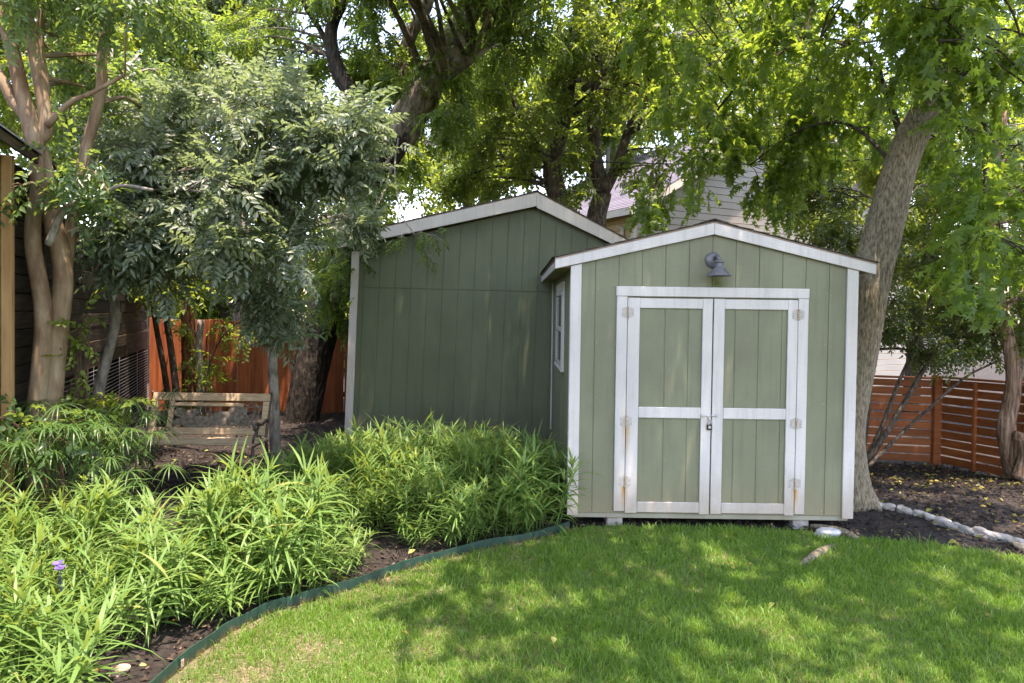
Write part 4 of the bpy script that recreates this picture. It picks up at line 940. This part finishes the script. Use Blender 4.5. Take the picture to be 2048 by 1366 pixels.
L4=limb([top[60],at(1980,110,6.6),at(2060,150,6.0),at(2100,240,5.6)],.032,.01)
L5=limb([top[70],Vector((3.6,7.6,7.4)),Vector((2.4,8.2,7.6)),Vector((1.2,8.4,7.6))],.09,.03)
L6=limb([top[48],at(1700,250,7.8),at(1600,260,8.2),at(1500,330,8.6)],.022,.007)
L7=limb([top[56],at(1960,240,6.5),at(1970,360,6.0),at(1950,480,5.7)],.02,.007)
for k,(q,r) in enumerate((L1,L2,L3,L4,L5,L6,L7)): trunk_obj(t,q,r,'gum_bark' if k in(0,2,4) else 'dark_bark','limb',9,seed=k)
th=lambda l,m:[(a,b_,m) for a,b_ in l]
cl=th(px_clumps(30,1290,1830,-120,200,6.6,9.6,.34,.52,101),.75)+th(px_clumps(15,1400,1780,170,320,7.6,9.4,.26,.40,102),.6)+th(px_clumps(13,1840,2090,-80,300,5.4,7.6,.28,.42,103),.7)+th(px_clumps(5,1830,1960,0,200,5.6,6.5,.2,.3,117),.6)+th(px_clumps(11,1890,2090,280,560,5.4,6.6,.22,.34,104),.5)+th(px_clumps(5,1230,1420,370,440,8.6,9.6,.13,.19,105),.35)+th(px_clumps(1,1920,1960,550,585,5.2,5.6,.10,.15,106),.3)+th(px_clumps(5,1480,1620,320,430,8.2,9.2,.13,.2,107),.4)+th(px_clumps(7,1400,1580,240,330,8.0,9.6,.2,.28,113),.5)
crown(t,[L1,L2,L3,L4,L5,L6,L7],cl,SP_STAR,'gum_leaf','dark_bark',111,nspray=46,scale=1.0,droop=.4,brad=.018)
cl=shade_grid(.45,6.2,.9,7.2,5.2,6.6,.72,.52,108,.45,.06)+shade_grid(.8,4.2,3.2,5.6,5.4,6.4,.7,.48,109,.4,.1)+shade_grid(.7,4.0,4.5,6.1,5.0,5.7,.5,.4,115,.4,.0)+shade_grid(3.4,7.6,7.2,9.9,5.4,6.6,.72,.52,116,.45,.05)+shade_grid(-1.2,.5,5.0,7.4,5.3,6.4,.72,.5,110,.4,.06)  # out-of-view leaf grids, laid out to shade lawn, shed front and mulch
crown(t,[L1,L3,L5],cl,SP_STAR,'gum_leaf','dark_bark',112,nspray=27,scale=1.3,droop=.15,brad=.018)
for k,q in enumerate(([(1622,1052,.015),(1650,1056,.03),(1685,1064,.035),(1708,1075,.02),(1722,1084,-.02)],[(1596,1138,-.012),(1610,1126,.012),(1635,1108,.02),(1655,1098,.012),(1678,1088,-.012)])):
    P_=[gr(a,b_,z) for a,b_,z in q]; c=catmull(P_,4); MB().tube(c,[.018+.016*math.sin(math.pi*i/(len(c)-1)) for i in range(len(c))],9,.12,seed=k).build('root','gum_bark',t,smooth=True)
for k,(x_,y_) in enumerate(((3.58,6.86),(3.6,7.3))):
    c=catmull([(b.x+.05,b.y,.24),((b.x+x_)/2,(b.y+y_)/2,.10),(x_,y_,-.03)],4); MB().tube(c,[.11-.075*i/(len(c)-1) for i in range(len(c))],9,.08,seed=k).build('root','gum_bark',t,smooth=True)

# --- thin stemmed dark shrub tree behind it
b=at(1728,925,9.3); t=tree('privet_tree',(b.x,b.y,-.15),'small dark leaved tree with thin slanting grey stems before the slat fence')
s1=limb(pts([(1722,935),(1760,885),(1800,820),(1850,735),(1900,665),(1990,590)],9.3),.045,.02); s2=limb(pts([(1724,935),(1765,850),(1795,770),(1830,690),(1860,600),(1870,500)],9.35),.030,.015)
s3=limb(pts([(1735,935),(1800,870),(1860,815),(1930,755),(2000,720)],9.2),.026,.012); s4=limb(pts([(1722,930),(1735,820),(1745,700),(1760,560),(1800,430)],9.6),.04,.02)
s5=limb(pts([(1745,700),(1790,697),(1850,703),(1900,690)],9.5),.02,.012)
for k,(q,r) in enumerate((s1,s2,s3,s4,s5)): trunk_obj(t,q,r,'elm_bark','stem',8,seed=k)
crown(t,[s1,s2,s4,s5],px_clumps(26,1600,1990,400,620,9.0,10.8,.28,.42,121)+px_clumps(14,1760,2050,560,700,8.8,10.2,.22,.34,122)+px_clumps(4,1600,1680,380,480,9.6,10.8,.2,.28,123),SP_SMALL,'dark_leaf','dark_bark',124,nspray=62,scale=1.15,droop=.25,brad=.012)
# --- shaggy cedar
b=at(2030,945,9.0); t=tree('cedar_tree',(b.x,b.y,-.25),'shaggy red brown trunk in front of the slat fence')
s1=limb(pts([(2034,960),(2016,890),(2012,850),(2024,800),(2026,745),(2012,660),(1990,560),(1975,470),(1985,350),(2010,220)],9.0),.115,.05)
s2=limb(pts([(2040,960),(2052,915),(2046,880),(2030,870)],8.8),.10,.06)
trunk_obj(t,*s1,'cedar_bark',wob=.16,sides=12,seed=12); trunk_obj(t,*s2,'cedar_bark','stump',wob=.16,sides=12,seed=13)
crown(t,[s1],px_clumps(26,1880,2160,330,690,8.2,10.2,.28,.42,131),SP_SMALL,'dark_leaf','cedar_bark',132,nspray=64,scale=1.1,droop=.35,start=.5,brad=.02)
# --- stems between bench and orange fence
b=at(350,860,10.6); t=tree('young_tree',(b.x,b.y,.05),'two thin blackish stems rising in a V behind the bench')
s1=limb(pts([(350,885),(342,830),(328,740),(312,650),(300,570),(292,480),(300,400)],10.6),.05,.025); s2=limb(pts([(354,885),(353,800),(344,710),(326,600),(306,510),(280,430)],10.65),.06,.03)
for k,(q,r) in enumerate((s1,s2)): trunk_obj(t,q,r,'dark_bark','stem',9,seed=k)
crown(t,[s1,s2],px_clumps(15,230,430,330,610,9.8,11.4,.3,.45,141),SP_ELM,'sun_leaf','dark_bark',142,nspray=44,start=.5)
b=at(378,850,11.3); t=tree('red_trunk_tree',(b.x,b.y,.05),'straight reddish trunk with leafy shoots in front of the orange fence')
s1=limb(pts([(380,870),(379,760),(376,640),(374,500),(380,350),(400,200)],11.3),.125,.08)
trunk_obj(t,*s1,'red_bark',seed=15)
s2=limb(pts([(402,872),(402,780),(398,700),(402,640)],11.05),.07,.05); trunk_obj(t,*s2,'grey_bark','stem',10,seed=16)
s3=limb(pts([(412,860),(412,760),(440,680),(490,640),(545,655)],10.9),.02,.008); trunk_obj(t,*s3,'dark_bark','stem',6,seed=17)
crown(t,[s1,s2,s3],th(px_clumps(5,365,440,600,800,10.8,11.1,.10,.15,151),.5)+th(px_clumps(5,440,620,600,670,10.6,11.2,.12,.18,152),.5)+px_clumps(12,320,560,380,600,10.6,11.9,.28,.4,153),SP_SMALL,'elm_leaf','dark_bark',154,nspray=34,scale=1.35)

# --- trees beyond the fences
BG=[(-160,14,'sun_leaf',(-330,60,-250,420),'pale leafy tree showing above the outbuilding roof'),(90,15,'sun_leaf',(-60,260,-250,470),'light green tree behind the smooth tan stems'),(300,17,'elm_leaf',(160,420,-280,380),'mid green tree behind the timber wall end'),
    (470,15.5,'dark_leaf',(380,580,-280,200),'dark crowned tree high behind the silvery tree'),(440,18,'sun_leaf',(250,620,330,660),'sunlit yellowish tree just over the orange fence'),(680,20,'sun_leaf',(560,880,240,690),'sunlit tree seen between leaning trunk and tall green shed'),
    (930,24,'sun_leaf',(800,1080,40,420),'hazy pale tree above the roof of the tall green shed'),(1180,26,'elm_leaf',(1040,1330,60,330),'green tree showing between the two dark trunks'),(1420,30,'sun_leaf',(1180,1640,-250,240),'tall pale tree above the house roof'),(1640,15,'sun_leaf',(1500,1760,100,470),'yellow green tree between house wall and leaning trunk'),
    (1820,16,'sun_leaf',(1720,1960,80,620),'sunlit tree behind the leaning pale trunk'),(2030,13.5,'elm_leaf',(1930,2170,150,690),'green tree behind the shaggy trunk'),(2120,15,'sun_leaf',(1990,2260,-250,400),'bright tree at the upper corner behind the gum leaves')]
for k,(px,d,mt,(x0,x1,y0,y1),lab) in enumerate(BG):
    gy=652+ (1.86*F/d); b=at(px,min(gy,780),d); t=tree('background_tree',(b.x,b.y,-.2),lab,'trees beyond the fences')
    P0=[Vector((b.x,b.y,-.3)),Vector((b.x+.1,b.y,1.5)),at((x0+x1)/2,(y0*.25+y1*.75),d),at((x0+x1)/2+30,(y0*.7+y1*.3),d),at((x0+x1)/2,y0,d)]
    s1=limb(P0,.012*d,.004*d); trunk_obj(t,*s1,'elm_bark',sides=9,seed=k)
    area=(x1-x0)*(y1-y0)*(d/F)**2; n=int(area*1.15/(.028*d)**0.6)+6; r=.042*d
    crown(t,[s1],px_clumps(min(n,46),x0,x1,y0,y1,d-1.6,d+2.0,r*.75,r*1.15,200+k,.8,'ell'),SP_FAR,mt,'elm_bark',300+k,nspray=60,scale=.075*d,droop=.25,start=.35,brad=.03,sides=4)

# ================================================================== SHRUBS AND BED PLANTS
def shrub(name,label,base,clumps,spr,mat,seed,ns,sc=1.0,droop=.2):
    t=empty(name,tuple(base),label,'shrub'); P0=Vector(base)
    st=[limb([P0,P0.lerp(Vector(c[0]),.5)+Vector((0,0,.08)),Vector(c[0])],.012,.005,4) for c in clumps[:5]]
    m=MB()
    for k,(q,r) in enumerate(st): m.tube(q,r,5,seed=k)
    m.build('stems','twig_brown',t,fix=False); crown(t,st,clumps,spr,mat,'twig_brown',seed,nspray=ns,scale=sc,droop=droop,brad=.006); return t
SP_BIG=variants(spray_alt,5,8,n=8,L=.075,W=.046,R=.24,shape=leaf6,hang=.5)
b=at(165,1000,5.75); shrub('golden_shrub','yellow green sprig climbing beside the smooth tan stems',(b.x,b.y,.3),[(tuple(at(x,y,5.7)),(.12,.12,.12)) for x,y in ((150,740),(155,700),(160,660),(172,630),(180,650),(145,770))],SP_BIG,'sun_leaf',401,7,.8)
b=at(230,960,5.6); shrub('golden_shrub','low yellow green shoots between smooth tan stems and bench',(b.x,b.y,.25),[(tuple(at(x,y,5.55)),(.10,.10,.08)) for x,y in ((190,800),(215,815),(240,795),(200,840),(255,800),(170,820))],SP_BIG,'sun_leaf',402,6,.8)
b=at(120,970,5.1); shrub('leafy_shrub','dark green leafy shrub at the foot of the smooth tan stems',(b.x,b.y,.3),[(tuple(at(x,y,d)),(.16,.16,.12)) for x,y,d in ((90,845,5.2),(130,850,5.1),(170,840,5.2),(200,860,5.3),(60,870,5.0),(20,850,5.0),(230,880,5.3),(110,880,4.9),(-20,830,4.8))],SP_BIG,'crape_leaf',403,9,.8)

def blade(base,d,up,L,W,arch,nseg=4):
    """a narrow arching leaf as a strip: returns verts, tris"""
    d=Vector(d).normalized(); side=d.cross(Vector(up))
    if side.length<.05: side=Vector((1,0,0))
    side.normalize(); p=Vector(base); V=[]; prof=[.35,.9,1,.72,.38,0] if nseg==5 else [.3,1,.9,.52,0]
    for i in range(nseg+1):
        w=side*(W*.5*prof[i]); nrm=side.cross(d)
        if i<nseg: V+=[p-w+nrm*(W*.10*prof[i]),p+w+nrm*(W*.10*prof[i])]
        else: V+=[p]
        d=(d+Vector((0,0,-arch/nseg))).normalized(); p=p+d*(L/nseg)
    T=[]
    for i in range(nseg-1): a=2*i; T+=[(a,a+1,a+3),(a,a+3,a+2)]
    a=2*(nseg-1); T.append((a,a+1,a+2)); return V,T
class LB:
    def __init__(s): s.V=[];s.T=[];s.R=[];s.n=0
    def add(s,V,T,r):
        s.V+=[tuple(v) for v in V]; s.T+=[(a+s.n,b+s.n,c+s.n) for a,b,c in T]; s.R+=[r]*len(V); s.n+=len(V)
    def stick(s,a,b,w,r):
        a,b=Vector(a),Vector(b); d=(b-a).normalized(); x=d.cross(Vector((.2,.9,.1))).normalized(); y=d.cross(x); V=[]
        for p,ww in ((a,w),(b,w*.7)):
            for k in range(3): V.append(p+(x*math.cos(k*2.094)+y*math.sin(k*2.094))*ww)
        s.add(V,[(0,3,4),(0,4,1),(1,4,5),(1,5,2),(2,5,3),(2,3,0)],r)
    def mesh(s,name,mat):
        me=mesh_np(name,np.array(s.V),np.array(s.T),np.array(s.R)); me.materials.append(M[mat]); return me
def ruellia(seed):
    r=random.Random(seed); L=LB()
    for st in range(11):
        a=r.uniform(0,6.28); q=r.uniform(.02,.13); b=Vector((q*math.cos(a),q*math.sin(a),0)); H=r.uniform(.34,.58); ln=Vector((math.cos(a)*r.uniform(.05,.3),math.sin(a)*r.uniform(.05,.3),1)).normalized()
        p=b; n=int(H/.042); prev=b
        for i in range(n+1):
            f=i/n; p=b+ln*(H*f)+Vector((0,0,-.02*f)); L.stick(prev,p,.0030,r.uniform(.5,.8)) if i else None; prev=p
            if f<.18 or (f<.5 and i%2): continue
            ph=a+1.571*(i%2)+r.uniform(-.3,.3)
            for s in (0,math.pi):
                el=r.uniform(.25,.75) if f<.9 else r.uniform(.7,1.25); dd=(math.cos(ph+s)*math.cos(el),math.sin(ph+s)*math.cos(el),math.sin(el))
                ll=(.105+.10*f)*r.uniform(.75,1.3); V,T=blade(p,dd,(0,0,1),ll,.0105+.0055*r.random(),r.uniform(.6,1.6)); L.add(V,T,1.0 if r.random()<.012+.05*(f<.4) else min(.94,max(0,r.gauss(.34+.24*f,.17))))
        for k in range(4):                                 # growing tip
            ph=r.uniform(0,6.28); V,T=blade(p,(math.cos(ph)*.5,math.sin(ph)*.5,1),(0,0,1),r.uniform(.08,.16),.011,r.uniform(.2,1.0)); L.add(V,T,r.uniform(.5,.9))
    return L.mesh('bed_plant','ruellia_leaf')
RU=[ruellia(500+i) for i in range(14)]
def in_bed(x,y):
    return pin(LAWN,np.array([x]),np.array([y]))[0]
def edge_dist(x,y): return min(math.hypot(x-p.x,y-p.y) for p in path)
rr=random.Random(77); spots=[]
def try_spot(x,y,mind):
    if in_bed(x,y) or edge_dist(x,y)<.10: return
    if all((x-a)**2+(y-c)**2>mind**2 for a,c,_ in spots): return True
MOUNDS=[('back',-.80,6.95,1.50,1.25),('back',.0,6.35,.55,.75),('back',-.42,5.95,.55,.42),('front',-1.62,4.78,.56,.50),('front',-2.75,3.95,.90,.80),('front',-2.75,2.95,.85,.95)]
def mound(x,y):
    best=None
    for k,(w,cx,cy,rx_,ry_) in enumerate(MOUNDS):
        q=((x-cx)/rx_)**2+((y-cy)/ry_)**2
        if q<1 and (best is None or q<best[0]): best=(q,w,k)
    return best
for _ in range(14000):
    x,y=rr.uniform(-5.0,.42),rr.uniform(2.0,8.4); q=mound(x,y)
    if q is None: continue
    if ((x+1.95)/.30)**2+((y-3.62)/.42)**2<1 or ((x+1.75)/.3)**2+((y-4.0)/.22)**2<1: continue
    if try_spot(x,y,.19): spots.append((x,y,q[1]))
spots.sort(key=lambda s:s[1])
flower_at=min(range(len(spots)),key=lambda i:(spots[i][0]-at(198,1130,3.75).x)**2+(spots[i][1]-3.75)**2)
for i,(x,y,w) in enumerate(spots):
    z=float(gz(x,y)); s=rr.uniform(.68,1.32)*1.14; q=mound(x,y)[0]; hk=(.78 if w=='back' else .86)*(.72+.42*(1-q)); rz_=rr.uniform(0,6.28); rx_,ry_=rr.uniform(-.24,.24),rr.uniform(-.24,.24)
    me=RU[i%len(RU)]; nm='bed_plant'
    o=link(bpy.data.objects.new(nm,me),None,(x,y,z)); o.rotation_euler=(rx_,ry_,rz_); o.scale=(s,s,s*hk*rr.uniform(.9,1.1))
    if i==flower_at:
        o.rotation_euler=(0,0,0); o.scale=(1,1,1); tag(o,'narrow leaved plant carrying the only violet flowers, in the sunny bed','plant','narrow leaved plants in the sunlit near bed'); fl=LB(); r=random.Random(5)
        for c in range(2):
            c0=Vector((.03*c-.01,-.03*c,.50+.0*c-.012*c))
            for k in range(5):
                ph=k*1.2566+c; d=Vector((math.cos(ph),math.sin(ph)*.7-.4,.45)); V,T=leaf6(.032,.030,.1,.1); Rm=rotm(np.array([tuple(d)]),np.array([[0,-.5,1.]]),np.array([0.]))[0]; fl.add([Vector(v)+c0 for v in V@Rm.T],[tuple(q) for q in T],r.random())
            fl.stick(c0-Vector((0,0,.12)),c0,.003,.2)
        f=link(bpy.data.objects.new('flower',fl.mesh('flower','petal')),o,(x,y,z))
    elif w=='front': tag(o,'narrow leaved plant in the sunlit clump nearest the camera','plant','narrow leaved plants in the sunlit near bed')
    else: tag(o,'narrow leaved plant in the shaded clump before the tall green shed','plant','narrow leaved plants in the shaded far bed')

def sedge(seed,ns):
    r=random.Random(seed); L=LB()
    for st in range(ns):
        a=r.uniform(0,6.28); q=r.uniform(0,.10); b=Vector((q*math.cos(a),q*math.sin(a),0)); H=r.uniform(.35,.72); l=r.uniform(.1,.5); top=b+Vector((math.cos(a)*l*H,math.sin(a)*l*H,H)); mid=b.lerp(top,.5)+Vector((0,0,.06)); L.stick(b,mid,.004,.4); L.stick(mid,top,.0035,.5)
        n=r.randint(14,19)
        for k in range(n):
            ph=6.283*k/n+r.uniform(-.15,.15); el=r.uniform(.1,.7); V,T=blade(top,(math.cos(ph)*math.cos(el),math.sin(ph)*math.cos(el),math.sin(el)),(0,0,1),r.uniform(.15,.25),.0105,r.uniform(1.1,2.0),5); L.add(V,T,min(1,max(0,r.gauss(.45,.2))))
    return L.mesh('umbrella_sedge','sedge_leaf')
SE=[sedge(600+i,10) for i in range(4)]
sp=[(40,1010,4.9),(110,1010,5.0),(175,1000,5.2),(240,990,5.4),(70,1000,5.4),(140,990,5.6),(210,985,5.9),(275,975,6.2),(-20,1005,5.1),(-70,1000,4.9),(10,990,5.6),(255,1000,5.1)]
for i,(px,py,d) in enumerate(sp):
    x=(px-1024)/F*d; y=d; o=link(bpy.data.objects.new('umbrella_sedge',SE[i%4]),None,(x,y,float(gz(x,y)))); o.rotation_euler=(0,0,rr.uniform(0,6.28)); s=rr.uniform(.9,1.15); o.scale=(s,s,s)
    tag(o,'umbrella shaped sedge with drooping leaf whorls behind the sunlit bed','plant','umbrella sedges in the raised corner of the bed')

# ================================================================== GRASS
def grass():
    rg=np.random.default_rng(9); N=520000
    x=rg.uniform(-2.6,6.3,N); y=rg.uniform(2.1,6.2,N)
    keep=pin(LAWN,x,y)&(np.abs(x/y)<.98)
    dens=np.clip(1.18-.23*(y-3.3),.42,1.0)
    ex=np.array([[p.x,p.y] for p in path]); 
    bare=vnoise(x,y,3.1,2)*.6+vnoise(x,y,7.3,5)*.4
    left=sstep(.55,-.5,x-.55*(y-4.6))                                    # thin, worn turf along the edging
    thin=1-left*np.clip((bare-.5)*2.2,0,.65)
    keep&=rg.random(N)<dens*thin
    x,y=x[keep],y[keep]; m=len(x)
    ed_=np.min(np.hypot(x[:,None]-ex[None,::3,0],y[:,None]-ex[None,::3,1]),1); k2=rg.random(m)<np.clip((ed_-.02)/.12,.12,1); x,y=x[k2],y[k2]; m=len(x)
    H=rg.gamma(7,.0056,m)*(.75+.30*vnoise(x,y,2.3,1)+.35*vnoise(x,y,9.7,4)**2); W=rg.uniform(.0028,.0050,m)*(1+.12*(y-3)); a=rg.uniform(0,6.283,m); ln=rg.uniform(.15,1.05,m); b=rg.uniform(0,6.283,m)
    dx,dy=np.cos(a),np.sin(a); sx,sy=np.cos(b)*W/2,np.sin(b)*W/2; z0=np.full(m,.0)
    v0=np.stack([x-sx,y-sy,z0],1);v1=np.stack([x+sx,y+sy,z0],1)
    mx,my,mz=x+dx*ln*H*.35,y+dy*ln*H*.35,H*.62
    v2=np.stack([mx-sx*.8,my-sy*.8,mz],1);v3=np.stack([mx+sx*.8,my+sy*.8,mz],1); v4=np.stack([x+dx*ln*H,y+dy*ln*H,H*(1.0-.22*ln)],1)
    V=np.stack([v0,v1,v2,v3,v4],1).reshape(-1,3); i=np.arange(m)*5
    T=np.concatenate([np.stack([i,i+1,i+3],1),np.stack([i,i+3,i+2],1),np.stack([i+2,i+3,i+4],1)])
    r=np.clip(.12+.28*vnoise(x,y,1.7,3)+.26*vnoise(x,y,6.1,8)+rg.normal(0,.19,m),0,.93); r=np.where(rg.random(m)<.02+.05*vnoise(x,y,4.3,6)**2,1.0,r)
    o=leaf_object('grass',V,T,np.repeat(r,5),'grass_blade'); tag(o,'short green lawn grass with worn patches near the edging','grass',kind='stuff'); return m
ng=grass()
def straw():                                                              # dead thatch in the worn patches
    rg=np.random.default_rng(19); N=14000; x=rg.uniform(-2.2,1.0,N); y=rg.uniform(2.6,6.1,N); keep=pin(LAWN,x,y); bare=vnoise(x,y,3.1,2)*.6+vnoise(x,y,7.3,5)*.4; left=sstep(.55,-.5,x-.55*(y-4.6)); keep&=rg.random(N)<left*(.25+bare)
    x,y=x[keep],y[keep]; m=len(x); a=rg.uniform(0,6.283,m); L=rg.uniform(.02,.06,m); w=.0016; z=rg.uniform(.008,.018,m); dx,dy=np.cos(a)*L,np.sin(a)*L; px_,py_=-np.sin(a)*w,np.cos(a)*w
    V=np.stack([np.stack([x-px_,y-py_,z],1),np.stack([x+px_,y+py_,z],1),np.stack([x+dx,y+dy,z+rg.uniform(-.004,.012,m)],1)],1).reshape(-1,3); T=np.arange(m*3).reshape(-1,3)
    o=leaf_object('thatch',V,T,np.repeat(rg.random(m),3),'straw_blade'); tag(o,'dry straw coloured thatch lying in the worn turf','thatch',kind='stuff')
straw()
def chips(name,label,n,xr,yr,seed,mat='chip',sz=(.012,.045),extra=None):
    rg=np.random.default_rng(seed); x=rg.uniform(*xr,n); y=rg.uniform(*yr,n); keep=~pin(LAWN,x,y)
    if extra is not None: keep&=extra(x,y)
    x,y=x[keep],y[keep]; m=len(x); L=rg.uniform(*sz,m); W=L*rg.uniform(.25,.6,m); P=np.stack([x,y,gz(x,y)+rg.uniform(-.006,.016,m)],1); D=np.stack([rg.normal(size=m),rg.normal(size=m),rg.normal(0,.35,m)],1); R=rotm(D,np.array([[0,0,1.]]),rg.normal(0,.4,m))
    t=np.array([(-.5,-.5,0),(.5,-.5,0),(.45,.5,0),(-.4,.5,0),(-.3,-.4,.25),(.3,-.35,.25),(.3,.4,.25),(-.3,.4,.25)]); sc=np.stack([W,L,W*.6],1)
    V=np.einsum('mij,mvj->mvi',R,t[None]*sc[:,None,:])+P[:,None,:]; Fq=np.array([(4,5,6),(4,6,7),(0,1,5),(0,5,4),(1,2,6),(1,6,5),(2,3,7),(2,7,6),(3,0,4),(3,4,7)])
    T=(Fq[None]+(np.arange(m)*8)[:,None,None]).reshape(-1,3); o=leaf_object(name,V.reshape(-1,3),T,np.repeat(rg.random(m),8),mat); tag(o,label,'mulch',kind='stuff')
chips('bark_chips','dark bark chips covering the planting bed',15000,(-4.6,.5),(2.4,8.9),31)
chips('bark_chips','dark bark chips and twigs on the ground beyond the pale stones',17000,(2.9,7.2),(4.8,10.6),32)
chips('bark_chips','bark chips under the front edge of the sage shed',1400,(.55,3.0),(6.02,6.6),33)
chips('bark_chips','bark chips on the ground round the bench and the leaning trunk',5000,(-6,-1.9),(7.2,12),34)
def fallen(name,label,n,xr,yr,seed,zoff,lawn):
    rg=np.random.default_rng(seed); x=rg.uniform(*xr,n); y=rg.uniform(*yr,n); k=pin(LAWN,x,y)==lawn; x,y=x[k],y[k]; m=len(x)
    V,T=leaf6(.055,.034,.25,.15); P=np.stack([x,y,gz(x,y)+zoff+rg.uniform(0,.012,m)],1); D=np.stack([rg.normal(size=m),rg.normal(size=m),rg.normal(0,.15,m)],1); Vv,Tt,R=scatter([(V,T,np.zeros(len(V),int))],P,D,rg.uniform(.6,1.25,m),seed=seed); R=np.repeat(rg.random(m),len(V)); o=leaf_object(name,Vv,Tt,R,'yellow_leaf'); tag(o,label,'leaves',kind='stuff')
fallen('fallen_leaves','yellowed fallen leaves scattered over the dark mulch',520,(2.9,7.0),(5.2,10.4),41,.015,False)
fallen('fallen_leaves','few yellow fallen leaves lying on the lawn',28,(-1.2,5.2),(3.0,6.1),42,.035,True)
fallen('fallen_leaves','fallen leaves on the mulch under the bed plants and bench',260,(-4.6,.5),(2.6,9.0),43,.015,False)
